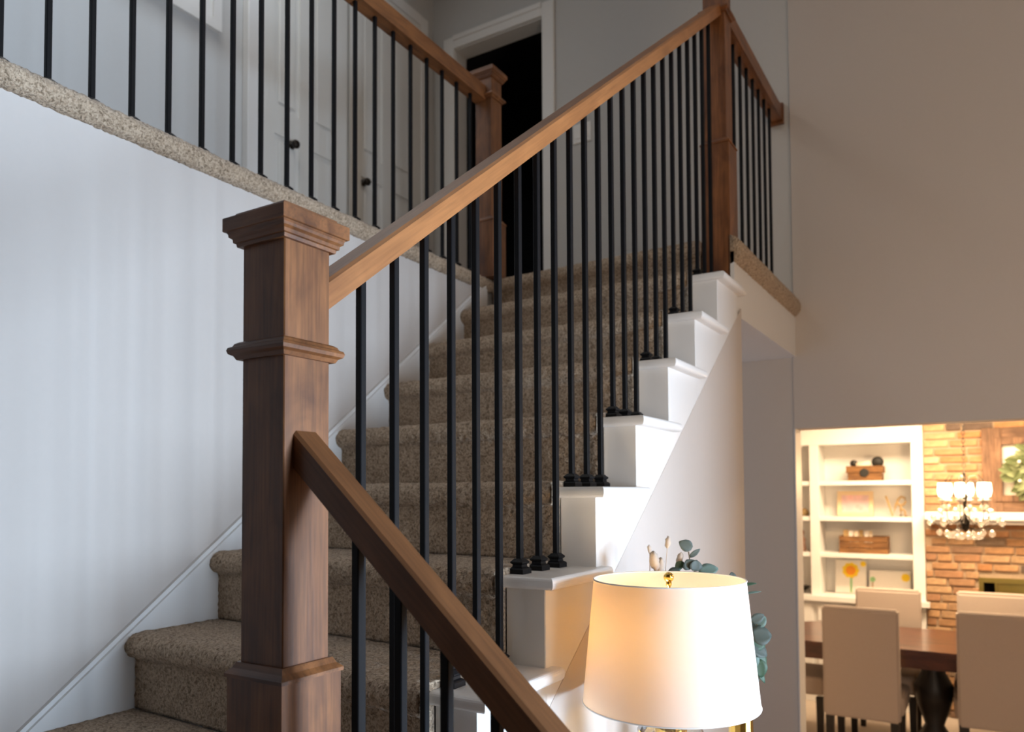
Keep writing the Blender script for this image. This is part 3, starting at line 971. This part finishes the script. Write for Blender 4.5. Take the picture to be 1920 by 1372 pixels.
lf((1.3244, 0.1557, -0.0202), -80, 0.042, 0.017, 'leaf3', 0.1)
lf((1.3061, 0.1508, -0.0323), -70, 0.050, 0.012, 'leaf2', 0.2)
lf((1.3185, 0.1588, -0.0410), -60, 0.040, 0.008, 'leaf3', 0.1, 0.6)
lf((1.3042, 0.1582, 0.0460), 60, 0.030, 0.014, 'leaf', 0.2)
lf((1.2959, 0.1548, 0.0027), -10, 0.045, 0.02, 'leaf', 0.4)
# dried grass heads in a slim stoneware bottle
gx, gy = 1.10, 0.06
bottle = thing('bottle_vase', 'small pale bottle vase hidden behind the lamp', 'vase', (gx, gy, TZ))
bm = bmesh.new()
lathe(bm, [(0.03, 0.001), (0.035, 0.02), (0.036, 0.16), (0.015, 0.22), (0.013, 0.29), (0.016, 0.30), (0.010, 0.30), (0.009, 0.24)], 18)
obj('bottle_body', bm, M['canvas'], bottle, smooth=True)
dg = thing('dried_grass', 'soft beige dried grass heads just above the left of the lamp shade', 'dried flower', (gx, gy, TZ + 0.27))
gb = Vector((gx, gy, TZ + 0.27))
for tip, rr_, ang in (((1.1199, 0.0383, 0.2057), 0.0105, 100), ((1.1403, 0.0725, 0.2488), 0.0065, 82), ((1.1265, 0.0547, 0.1898), 0.0105, 85), ((1.1594, 0.0977, 0.2077), 0.0075, 70), ((1.0999, 0.0601, 0.2308), 0.005, 100)):
    tip = Vector(tip)
    bm = bmesh.new()
    tube(bm, [Vector((0, 0, 0.02)), (tip - gb) * 0.6 + Vector((0, 0, 0.02)), tip - gb], 0.001, 5)
    st_ = obj('stem', bm, M['grass'], dg)
    bm = bmesh.new()
    ball(bm, (0, 0, 0), rr_, 14, 10, (1, 1, 2.2))
    for v in bm.verts:
        v.co += v.co.normalized() * noise.noise(v.co * 400) * rr_ * 0.5
    bmesh.ops.rotate(bm, verts=bm.verts, matrix=Matrix.Rotation(R(ang - 90), 3, FACE))
    bmesh.ops.translate(bm, verts=bm.verts, vec=tip - gb)
    obj('seed_head', bm, M['grass'], dg, smooth=True)

# ------------------------------------------------------------------ dining room: brick chimney breast
YF = 5.0
fp = thing('fireplace', 'brick chimney breast with white mantel shelf in the dining room', 'fireplace', (1.985, YF, ZL))
FX0, FX1 = 1.378, 2.62
fo = Vector((1.985, YF, ZL))
bm = bmesh.new()
fbx0, fbx1, fbz = 1.72, 2.42, -0.275
box(bm, FX0 - fo.x, fbx0 - fo.x, 0.012, 0.30, 0, 1.11 - ZL)
box(bm, fbx1 - fo.x, FX1 - fo.x, 0.012, 0.30, 0, 1.11 - ZL)
box(bm, fbx0 - fo.x, fbx1 - fo.x, 0.012, 0.30, fbz - ZL, 1.11 - ZL)
obj('mortar_bed', bm, M['mortar'], fp)
BRK = [mesh_of(BX(-w / 2, w / 2, -0.006, 0.02, -0.0240, 0.0240, bev=0.003, seg=1), M['brick'], False, 'brick') for w in (0.178,)]
row = 0
z = ZL + 0.03
cnt = 0
PITCH = 0.0612
while z < 1.11 - 0.02:
    x = FX0 - random.uniform(0.0, 0.16)
    while x < FX1:
        w = random.choice((0.178, 0.178, 0.186, 0.168, 0.150, 0.200, 0.092))
        xc = x + w / 2
        x += w + random.uniform(0.011, 0.017)
        a0, a1 = max(xc - w / 2, FX0 + 0.001), min(xc + w / 2, FX1 - 0.001)
        if a1 - a0 < 0.04: continue
        inside = z - 0.02 < fbz + 0.005 and a1 > fbx0 and a0 < fbx1
        if inside:
            if a0 < fbx0 - 0.04: a1 = fbx0
            elif a1 > fbx1 + 0.04: a0 = fbx1
            else: continue
        if a0 > 2.20 and z < 0.9 and row % 1 == 0 and cnt > 285: continue
        o = link('brick', BRK[0], fp)
        o.location = ((a0 + a1) / 2 - fo.x, random.uniform(-0.004, 0.005), z - ZL + random.uniform(-0.0025, 0.0025))
        o.scale = ((a1 - a0) / 0.178, 1, random.uniform(0.88, 1.03))
        o.rotation_euler = (0, random.uniform(-0.006, 0.006), random.uniform(-0.012, 0.012))
        cnt += 1
    z += PITCH
    row += 1
bm = BX(1.335 - fo.x + 0.05, FX1 + 0.02 - fo.x, -0.16, 0.0, 0.150 - ZL, 0.207 - ZL, bev=0.004)
box(bm, 1.40 - fo.x, FX1 - fo.x, -0.10, 0.0, 0.118 - ZL, 0.149 - ZL)
obj('mantel_shelf', bm, M['white'], fp)
bm = bmesh.new()
box(bm, fbx0 - fo.x, fbx1 - fo.x, 0.24, 0.29, 0, fbz - ZL)
obj('firebox_back', bm, M['firebox'], fp)
bm = bmesh.new()
box(bm, fbx0 - fo.x, fbx1 - fo.x, 0.0, 0.02, fbz - 0.035 - ZL, fbz - ZL)
box(bm, fbx0 - fo.x, fbx0 + 0.03 - fo.x, 0.0, 0.02, 0, fbz - 0.035 - ZL)
box(bm, fbx0 + 0.10 - fo.x, fbx0 + 0.115 - fo.x, 0.0, 0.02, 0, fbz - 0.035 - ZL)
obj('firebox_trim', bm, M['brassdark'], fp)
obj('fire_screen', BX(fbx0 + 0.116 - fo.x, fbx1 - fo.x, 0.012, 0.018, 0, fbz - 0.036 - ZL), M['brassdark'], fp)

# frame and wreath on the mantel
fr = thing('rustic_frame', 'rustic wooden frame around a pale panel on the mantel shelf', 'frame', (2.16, YF - 0.012, 0.207))
fw, fh, fb = 0.80, 0.615, 0.125
for nm, a_ in (('frame_side', (-fw / 2, -fw / 2 + fb, 0, fh)), ('frame_side', (fw / 2 - fb, fw / 2, 0, fh))):
    obj(nm, BX(a_[0], a_[1], -0.045, -0.008, a_[2], a_[3], bev=0.004, seg=1), M['rustic'], fr)
for nm, a_ in (('frame_rail', (-fw / 2 + fb, fw / 2 - fb, 0, fb)), ('frame_rail', (-fw / 2 + fb, fw / 2 - fb, fh - fb, fh))):
    obj(nm, BX(a_[0], a_[1], -0.043, -0.008, a_[2], a_[3], bev=0.004, seg=1), M['rustic_x'], fr)
bm = bmesh.new()
i0, i1 = fb * 0.62, fb
box(bm, -fw / 2 + i0, -fw / 2 + i1, -0.055, -0.045, i0, fh - i0, bev=0.002, seg=1)
box(bm, fw / 2 - i1, fw / 2 - i0, -0.055, -0.045, i0, fh - i0, bev=0.002, seg=1)
box(bm, -fw / 2 + i1, fw / 2 - i1, -0.055, -0.043, i0, i1, bev=0.002, seg=1)
box(bm, -fw / 2 + i1, fw / 2 - i1, -0.055, -0.043, fh - i1, fh - i0, bev=0.002, seg=1)
obj('inner_moulding', bm, M['rustic'], fr)
obj('backing_panel', BX(-fw / 2 + fb, fw / 2 - fb, -0.02, -0.010, fb, fh - fb), M['canvas'], fr)
wc = Vector((2.125, YF - 0.115, 0.50))
wr = thing('wreath', 'sage green leafy wreath hung on the rustic mantel frame', 'wreath', wc)
bm = bmesh.new()
pts = [(0.155 * math.cos(2 * math.pi * i / 32), 0, 0.155 * math.sin(2 * math.pi * i / 32)) for i in range(33)]
tube(bm, pts, 0.012, 6)
obj('wreath_ring', bm, M['stem'], wr)
LEAFM = []
for mm in ('sage', 'sage2'):
    b_ = bmesh.new()
    leaf_bm(b_, (0, 0, 0), (0, 0, 1), (0, -1, 0), 0.085, 0.021, 0.25)
    LEAFM.append(mesh_of(b_, M[mm], True, 'wreath_leaf'))
for i in range(200):
    a = 2 * math.pi * i / 200 + random.uniform(-.05, .05)
    o = link('wreath_leaf', LEAFM[i % 2], wr)
    rad = 0.155 + random.uniform(-0.075, 0.030)
    o.location = (rad * math.cos(a), random.uniform(-0.03, 0.02), rad * math.sin(a))
    o.rotation_euler = (random.uniform(-0.5, 0.5), math.pi / 2 - a + random.uniform(-0.9, 0.9), random.uniform(-0.6, 0.6))
    s_ = random.uniform(0.8, 1.25)
    o.scale = (s_, s_, s_)
bm = bmesh.new()
for i in range(7):
    a = i * 0.9
    ball(bm, (0.155 * math.cos(a), -0.055, 0.155 * math.sin(a)), 0.012, 8, 6)
obj('wreath_berry', bm, M['canvas'], wr, smooth=True)

# ------------------------------------------------------------------ dining room: built-in shelves
bk = thing('bookcase', 'white built-in shelf unit left of the brick chimney breast', 'bookcase', (0.62, YF, ZL))
bo = Vector((0.62, YF, ZL))
def bpart(name, x0, x1, y0, y1, z0, z1, mat='white', bev=0.002):
    return obj(name, BX(x0 - bo.x, x1 - bo.x, y0 - bo.y, y1 - bo.y, z0 - bo.z, z1 - bo.z, bev=bev, seg=1), M[mat], bk)
LX0 = -0.18
bpart('back_panel', LX0, 1.37, 5.285, 5.31, -0.475, 1.05, 'white')
bpart('frieze', LX0, 1.374, YF, 5.30, 0.742, 1.105)
for x0, x1 in ((LX0, LX0 + 0.08), (0.548, 0.618), (1.292, 1.374)):
    bpart('stile', x0, x1, YF, 5.285, -0.475, 0.7415)
SH = [0.448, 0.160, -0.133]
for z in SH:
    for x0, x1 in ((LX0 + 0.081, 0.547), (0.619, 1.291)):
        bpart('shelf', x0, x1, YF + 0.012, 5.284, z - 0.035, z)
bm = BX(LX0 - bo.x, 1.374 - bo.x, -0.07, 0.30, -0.515 - bo.z, -0.476 - bo.z)
box(bm, 1.374 - bo.x, 1.402 - bo.x, -0.07, -0.014, -0.515 - bo.z, -0.476 - bo.z)
obj('counter', bm, M['white'], bk)
bpart('cabinet_body', LX0, 1.374, YF - 0.02, 5.30, ZL, -0.516)
for x0, x1 in ((-0.15, 0.20), (0.22, 0.56), (0.60, 0.96), (0.98, 1.34)):
    d_ = bpart('cabinet_door', x0, x1, YF - 0.04, YF - 0.0205, ZL + 0.1, -0.545)
    b_ = bmesh.new()
    box(b_, x0 + 0.07 - bo.x, x1 - 0.07 - bo.x, -0.046, -0.0402, 0.18, 0.70, bev=0.004, seg=1)
    obj('raised_panel', b_, M['white'], d_)

def at_shelf(x, y, z): return (x, y, z)
# top shelf: wooden crate with black medallion
c_ = thing('wooden_crate', 'small brown wooden crate with a black round badge on the top shelf', 'crate', (0.955, 5.13, SH[0]))
bm = bmesh.new()
for z0 in (0.001, 0.062):
    w0 = 0.125 + z0 * 0.18
    box(bm, -w0, w0, -0.075, -0.062, z0, z0 + 0.058, bev=0.002, seg=1)
    box(bm, -w0, w0, 0.062, 0.075, z0, z0 + 0.058, bev=0.002, seg=1)
    box(bm, -w0, -w0 + 0.012, -0.062, 0.062, z0, z0 + 0.058)
    box(bm, w0 - 0.012, w0, -0.062, 0.062, z0, z0 + 0.058)
box(bm, -0.112, 0.112, -0.062, 0.062, 0.001, 0.012)
obj('crate_body', bm, M['wicker'], c_)
bm = bmesh.new()
lathe(bm, [(0.034, 0), (0.034, 0.008), (0.030, 0.010)], 24)
bmesh.ops.rotate(bm, verts=bm.verts, matrix=Matrix.Rotation(R(90), 3, 'X'))
bmesh.ops.translate(bm, verts=bm.verts, vec=(0.0, -0.075, 0.064))
obj('round_badge', bm, M['black'], c_)
for nm, x, zc, r_, lab in (('round_ornament', 1.045, 0.138, 0.045, 'dark round ornament standing in the right end of the small crate'), ('dark_ornament', 0.868, 0.130, 0.028, 'small dark ornament in the left end of the small crate')):
    t = thing(nm, lab, 'ornament', (x, 5.13, SH[0] + 0.013))
    bm = bmesh.new()
    lathe(bm, [(0.020, 0), (0.022, 0.02), (0.010, 0.03), (0.010, zc - r_)], 16)
    obj('ornament_stem', bm, M['black'], t)
    bm = bmesh.new()
    ball(bm, (0, 0, zc), r_, 18, 12, (1, 0.6, 1))
    obj('ornament_body', bm, M['black'], t, smooth=True)
t = thing('twine_roll', 'pale roll between the dark ornaments in the small crate', 'roll', (0.95, 5.12, SH[0] + 0.013))
bm = bmesh.new()
tube(bm, [(-0.06, 0, 0.105), (0.045, 0, 0.122)], 0.028, 14)
obj('roll_body', bm, M['paper'], t, smooth=True)
bm = bmesh.new()
box(bm, -0.05, 0.05, -0.02, 0.02, 0, 0.085)
obj('roll_support', bm, M['wicker'], t)
# second shelf: picture and wire letters
def floral_mat():
    m, nt, b = newmat('pink_floral_print')
    N, L = nt.nodes, nt.links
    tc = N.new('ShaderNodeTexCoord')
    vo = N.new('ShaderNodeTexVoronoi')
    vo.inputs['Scale'].default_value = 14
    L.new(tc.outputs['Object'], vo.inputs['Vector'])
    rp = N.new('ShaderNodeValToRGB')
    e = rp.color_ramp.elements
    e[0].position, e[0].color = 0.1, (0.75, 0.36, 0.36, 1)
    e[1].position, e[1].color = 0.75, (0.62, 0.46, 0.48, 1)
    k = e.new(0.4); k.color = (0.78, 0.52, 0.52, 1)
    L.new(vo.outputs['Distance'], rp.inputs['Fac'])
    L.new(rp.outputs['Color'], b.inputs['Base Color'])
    b.inputs['Roughness'].default_value = 0.7
    return m
t = thing('picture_frame', 'pale wooden picture frame with a pink floral print on the second shelf', 'picture', (0.862, 5.20, SH[1]))
t.rotation_euler = (R(-6), 0, 0)
bm = bmesh.new()
pw, ph, pb = 0.272, 0.205, 0.032
box(bm, -pw / 2, -pw / 2 + pb, -0.012, 0.01, 0.002, ph, bev=0.002, seg=1)
box(bm, pw / 2 - pb, pw / 2, -0.012, 0.01, 0.002, ph, bev=0.002, seg=1)
box(bm, -pw / 2 + pb, pw / 2 - pb, -0.012, 0.01, 0.002, pb, bev=0.002, seg=1)
box(bm, -pw / 2 + pb, pw / 2 - pb, -0.012, 0.01, ph - pb, ph, bev=0.002, seg=1)
obj('frame_border', bm, M['paleframe'], t)
obj('floral_print', BX(-pw / 2 + pb, pw / 2 - pb, -0.003, 0.008, pb, ph - pb), floral_mat(), t)
t = thing('wire_ornament', 'tan curled wire ornament standing at the right of the second shelf', 'ornament', (1.172, 5.15, SH[1]))
bm = bmesh.new()
tube(bm, [(-0.075, 0, 0.165), (-0.06, 0, 0.12), (-0.028, 0, 0.005), (-0.005, 0, 0.09), (0.012, 0, 0.135), (0.035, 0, 0.160), (0.060, 0, 0.150), (0.066, 0, 0.120), (0.050, 0, 0.095), (0.022, 0, 0.090), (0.008, 0, 0.110)], 0.0085, 8)
tube(bm, [(0.032, 0, 0.094), (0.030, 0, 0.05), (0.030, 0, 0.007)], 0.008, 8)
tube(bm, [(0.030, 0, 0.05), (0.048, 0, 0.06), (0.060, 0, 0.04), (0.060, 0, 0.010), (0.075, 0, 0.008)], 0.007, 8)
obj('wire', bm, M['tan'], t, smooth=True)
# third shelf: wooden box with cards
t = thing('storage_box', 'long brown wooden storage box holding cards on the third shelf', 'box', (0.935, 5.14, SH[2]))
bm = bmesh.new()
bw, bh, bd = 0.178, 0.138, 0.085
for i in range(3):
    z0 = 0.001 + i * 0.046
    box(bm, -bw, bw, -bd, -bd + 0.012, z0, z0 + 0.043, bev=0.002, seg=1)
    box(bm, -bw, bw, bd - 0.012, bd, z0, z0 + 0.043, bev=0.002, seg=1)
    box(bm, -bw, -bw + 0.012, -bd + 0.012, bd - 0.012, z0, z0 + 0.043)
    box(bm, bw - 0.012, bw, -bd + 0.012, bd - 0.012, z0, z0 + 0.043)
box(bm, -bw + .012, bw - .012, -bd + .012, bd - .012, 0.001, 0.012)
obj('box_body', bm, M['wicker'], t)
cards = [(-0.150, 0.045, 'tan'), (-0.110, 0.036, 'canvas'), (-0.072, 0.040, 'paper'), (-0.034, 0.034, 'tan'), (0.002, 0.036, 'canvas'), (0.038, 0.030, 'paper')]
for i, (x, w, mm) in enumerate(cards):
    o = obj('card', BX(x, x + w - 0.006, -0.05 + 0.006 * i, -0.046 + 0.006 * i, 0.02, 0.185 - 0.004 * (i % 3)), M[mm])
    o.location = (0.935, 5.14, SH[2])
    tag(o, '%s card standing in the long storage box, %s from the left' % ({'tan': 'brown', 'canvas': 'white', 'paper': 'cream'}[mm], ordn(i + 1)), 'card', 'cards in the storage box')
# counter: two painted canvases
def canvas(name, x, w, h, lab, parts, tilt=-7):
    t = thing(name, lab, 'painting', (x, 5.215, -0.476))
    t.rotation_euler = (R(tilt), 0, 0)
    obj('canvas_panel', BX(-w / 2, w / 2, -0.008, 0.008, 0.002, h, bev=0.002, seg=1), M['canvas'], t)
    for nm, mm, pts in parts:
        bm = bmesh.new()
        vs = [bm.verts.new((px_, -0.0095, pz_)) for px_, pz_ in pts]
        vb = [bm.verts.new((px_, -0.0078, pz_)) for px_, pz_ in pts]
        bm.faces.new(vs)
        bm.faces.new(vb[::-1])
        for i in range(len(vs)):
            j = (i + 1) % len(vs)
            bm.faces.new((vs[i], vb[i], vb[j], vs[j]))
        obj(nm, bm, M[mm], t)
    return t
def disc(cx, cz, r_, n=20, wob=0.0):
    return [(cx + r_ * (1 + wob * math.cos(9 * 2 * math.pi * i / n)) * math.cos(2 * math.pi * i / n), cz + r_ * (1 + wob * math.cos(9 * 2 * math.pi * i / n)) * math.sin(2 * math.pi * i / n)) for i in range(n)]
def quad(x0, x1, z0, z1): return [(x0, z0), (x1, z0), (x1, z1), (x0, z1)]
cv = canvas('sunflower_painting', 0.815, 0.235, 0.275, 'white canvas painted with an orange sunflower on the counter', [
    ('painted_petals', 'yellow', disc(0.0, 0.190, 0.062, 54, 0.06)),
    ('painted_stem', 'green', quad(-0.004, 0.012, 0.01, 0.130)),
    ('painted_bud', 'yellow', disc(0.095, 0.245, 0.022, 16, 0.1))])
b_ = bmesh.new()
pts = disc(0.0, 0.190, 0.038, 24)
b_.faces.new([b_.verts.new((x, -0.0100, z)) for x, z in pts])
obj('painted_flower_eye', b_, M['orange'], cv)
canvas('flower_painting', 1.105, 0.30, 0.20, 'white canvas painted with a yellow flower and green plant behind the far chair', [
    ('painted_flower', 'yellow', disc(0.115, 0.150, 0.032, 18, 0.12)),
    ('painted_leaves', 'green', disc(-0.125, 0.125, 0.021, 14, 0.1)),
    ('painted_stalk', 'tan', quad(-0.130, -0.120, 0.05, 0.105))])
# left bay: small dim objects
t = thing('shell_ornament', 'small brown shell ornament on the second shelf of the narrow left bay', 'ornament', (0.475, 5.12, SH[1]))
bm = bmesh.new()
lathe(bm, [(0.03, 0.001), (0.045, 0.02), (0.035, 0.05), (0.012, 0.065)], 14)
obj('ornament_body', bm, M['tan'], t, smooth=True)
t = thing('figurine', 'pinkish figurine on the third shelf of the narrow left bay', 'figurine', (0.455, 5.12, SH[2]))
bm = bmesh.new()
lathe(bm, [(0.035, 0.001), (0.04, 0.02), (0.028, 0.07), (0.034, 0.10), (0.014, 0.125), (0.024, 0.145), (0.024, 0.165), (0.008, 0.18)], 16)
obj('figurine_body', bm, plain('pink_clay', (0.45, 0.27, 0.2), 0.7), t, smooth=True)
t = thing('bowl', 'dark shallow bowl on the counter of the narrow left bay', 'bowl', (0.42, 5.12, -0.476))
bm = bmesh.new()
lathe(bm, [(0.03, 0.001), (0.05, 0.01), (0.10, 0.05), (0.096, 0.052), (0.045, 0.016), (0.01, 0.012)], 20)
obj('bowl_body', bm, M['bronze'], t, smooth=True)

# ------------------------------------------------------------------ dining table and chairs
TY0, TY1, TX0, TX1 = 3.50, 4.36, 0.56, 3.0
dt = thing('dining_table', 'dark cherry dining table with cut corners between the linen chairs', 'table', (1.8, 3.93, ZL))
do = Vector((1.8, 3.93, ZL))
cc = 0.17
poly = [(TX0 + cc, TY0), (TX1 - cc, TY0), (TX1, TY0 + cc), (TX1, TY1 - cc), (TX1 - cc, TY1), (TX0 + cc, TY1), (TX0, TY1 - cc), (TX0, TY0 + cc)]
bm = prism(bmesh.new(), [(x - do.x, y - do.y) for x, y in poly], 'z', 0.715, 0.75)
bmesh.ops.bevel(bm, geom=[e for e in bm.edges if abs(e.verts[0].co.z - e.verts[1].co.z) < 1e-5], offset=0.006, segments=2, affect='EDGES')
obj('table_top', bm, M['table'], dt)
s_ = 0.045
poly2 = [(x - do.x - s_ * (1 if x > 1.8 else -1), y - do.y - s_ * (1 if y > 3.93 else -1)) for x, y in poly]
obj('apron', prism(bmesh.new(), poly2, 'z', 0.635, 0.7145), M['table'], dt)
for px_ in (1.47, 2.35):
    bm = bmesh.new()
    lathe(bm, [(0.09, 0.08), (0.10, 0.14), (0.055, 0.22), (0.10, 0.36), (0.115, 0.46), (0.07, 0.55), (0.10, 0.6345)], 20, (px_ - do.x, 0, 0))
    ped = obj('pedestal', bm, M['blackwood'], dt, smooth=True)
    bm = bmesh.new()
    box(bm, px_ - do.x - 0.05, px_ - do.x + 0.05, -0.33, 0.33, 0.001, 0.079, bev=0.01)
    obj('pedestal_foot', bm, M['blackwood'], ped)
def chair(x, y, rz, label):
    t = thing('dining_chair', label, 'chair', (x, y, ZL), rz, 'linen chairs round the dining table')
    # origin below seat centre, sitter faces +y, back at y = -.24
    bm = bmesh.new()
    prof = [(-0.215, 0.40), (-0.135, 0.40), (-0.150, 0.60), (-0.195, 0.99), (-0.205, 1.0), (-0.235, 1.0), (-0.245, 0.99), (-0.245, 0.32), (-0.21, 0.32)]
    prof = [(-0.245, 0.34), (-0.165, 0.34), (-0.165, 0.55), (-0.190, 0.985), (-0.200, 1.0), (-0.240, 1.0), (-0.250, 0.985)]
    prism(bm, prof, 'x', -0.21, 0.21)
    bmesh.ops.bevel(bm, geom=[e for e in bm.edges], offset=0.012, segments=3, affect='EDGES')
    obj('backrest', bm, M['linen'], t, smooth=False)
    obj('seat', BX(-0.225, 0.225, -0.164, 0.235, 0.36, 0.48, bev=0.025, seg=3), M['linen'], t)
    for sx in (-1, 1):
        for yy, dy in ((-0.205, -0.02), (0.20, 0.0)):
            b_ = bmesh.new()
            sqlathe(b_, [(0.017, 0.0), (0.023, 0.345)], sx * 0.178, yy)
            for v in b_.verts:
                if v.co.z < 0.1: v.co.y += dy
            obj('leg', b_, M['blackwood'], t)
    return t
chair(1.118, 3.60, 0, 'linen dining chair with its back to us, nearest the dining opening edge')
chair(1.813, 3.73, R(3), 'linen dining chair with its back to us, cut by the right picture edge')
chair(1.165, 4.24, R(180), 'linen dining chair facing us across the table before the white shelves')
chair(1.800, 4.32, R(180), 'linen dining chair facing us across the table before the brick fireplace')
chair(0.62, 3.93, R(-90), 'linen dining chair at the left end of the table, mostly hidden by the jamb')

# ------------------------------------------------------------------ chandelier
ch = thing('chandelier', 'lit crystal chandelier over the dining table', 'chandelier', (1.665, 3.93, 0.0))
CZ = 0.10
bm = bmesh.new()
z = 0.47
i = 0
while z < 1.06:
    pts = []
    for q in range(13):
        a = 2 * math.pi * q / 12
        u, v = 0.008 * math.cos(a), 0.017 * math.sin(a)
        pts.append((u if i % 2 == 0 else 0, 0 if i % 2 == 0 else u, z + v))
    tube(bm, pts, 0.0022, 5)
    z += 0.026
    i += 1
obj('chain', bm, M['bronze'], ch, smooth=True)
bm = bmesh.new()
lathe(bm, [(0.05, 1.108), (0.05, 1.09), (0.02, 1.07), (0.006, 1.05)], 16)
obj('ceiling_canopy', bm, M['bronze'], ch, smooth=True)
bm = bmesh.new()
lathe(bm, [(0.004, 0.48), (0.008, 0.46), (0.008, 0.36), (0.022, 0.33), (0.010, 0.29), (0.010, 0.20), (0.028, 0.17), (0.020, 0.13), (0.004, 0.11)], 14)
obj('centre_column', bm, M['bronze'], ch, smooth=True)
CRY = []
def crystal_mesh(r_):
    b_ = bmesh.new()
    lathe(b_, [(0.0008, -r_ * 1.1), (r_ * 0.6, -r_ * 0.75), (r_, 0), (r_ * 0.55, r_ * 0.8), (0.0008, r_ * 1.2)], 8)
    return mesh_of(b_, M['drop'], False, 'crystal_drop')
CRM = crystal_mesh(0.020)
CRS = crystal_mesh(0.015)
bulbm = emit('candle_bulb', (1.0, 0.82, 0.55), 45.0)
for i in range(6):
    a = 2 * math.pi * i / 6 + 0.35
    ca, sa = math.cos(a), math.sin(a)
    bm = bmesh.new()
    arm = [(0.012, 0.21), (0.05, 0.165), (0.095, 0.160), (0.128, 0.190), (0.132, 0.235), (0.128, 0.275), (0.125, 0.30)]
    tube(bm, [(r_ * ca, r_ * sa, z_) for r_, z_ in arm], 0.0032, 7)
    armo = obj('arm', bm, M['bronze'], ch, smooth=True)
    bm = bmesh.new()
    arm2 = [(0.012, 0.40), (0.04, 0.455), (0.085, 0.46), (0.11, 0.425), (0.095, 0.40)]
    tube(bm, [(r_ * ca, r_ * sa, z_) for r_, z_ in arm2], 0.0026, 6)
    obj('upper_scroll', bm, M['bronze'], armo, smooth=True)
    bm = bmesh.new()
    lowc = [(0.012, 0.14), (0.07, 0.115), (0.13, 0.13), (0.175, 0.16), (0.195, 0.20), (0.178, 0.215)]
    a2 = a + 0.5
    tube(bm, [(r_ * math.cos(a2), r_ * math.sin(a2), z_) for r_, z_ in lowc], 0.0026, 6)
    obj('lower_scroll', bm, M['bronze'], armo, smooth=True)
    bm = bmesh.new()
    lathe(bm, [(0.010, 0.296), (0.024, 0.303), (0.026, 0.308), (0.012, 0.312), (0.011, 0.338)], 12, (0.125 * ca, 0.125 * sa, 0))
    obj('candle_cup', bm, M['canvas'], armo, smooth=True)
    bm = bmesh.new()
    lathe(bm, [(0.008, 0.339), (0.0155, 0.355), (0.0165, 0.37), (0.010, 0.395), (0.002, 0.412)], 12, (0.125 * ca, 0.125 * sa, 0))
    obj('candle_bulb', bm, bulbm, armo, smooth=True)
    bm = bmesh.new()
    lathe(bm, [(0.022, 0.325), (0.030, 0.365), (0.025, 0.415)], 16, (0.125 * ca, 0.125 * sa, 0), caps=False)
    obj('glass_shade', bm, M['frosted'], armo, smooth=True)
    for (r_, z_, me, aa) in ((0.125, 0.262, CRM, a), (0.178, 0.190, CRM, a2), (0.196, 0.165, CRM, a2 + .12), (0.145, 0.100, CRM, a2), (0.09, 0.085, CRM, a), (0.16, 0.235, CRS, a + .25), (0.06, 0.240, CRS, a + .3), (0.05, 0.075, CRS, a2)):
        o = link('crystal_drop', me, ch)
        o.location = (r_ * math.cos(aa), r_ * math.sin(aa), z_)
        o.rotation_euler = (0, 0, random.random())
cl = point('chandelier_light', (0, 0, 0.47), 30, (1.0, 0.62, 0.30), 0.09)
cl.parent = ch
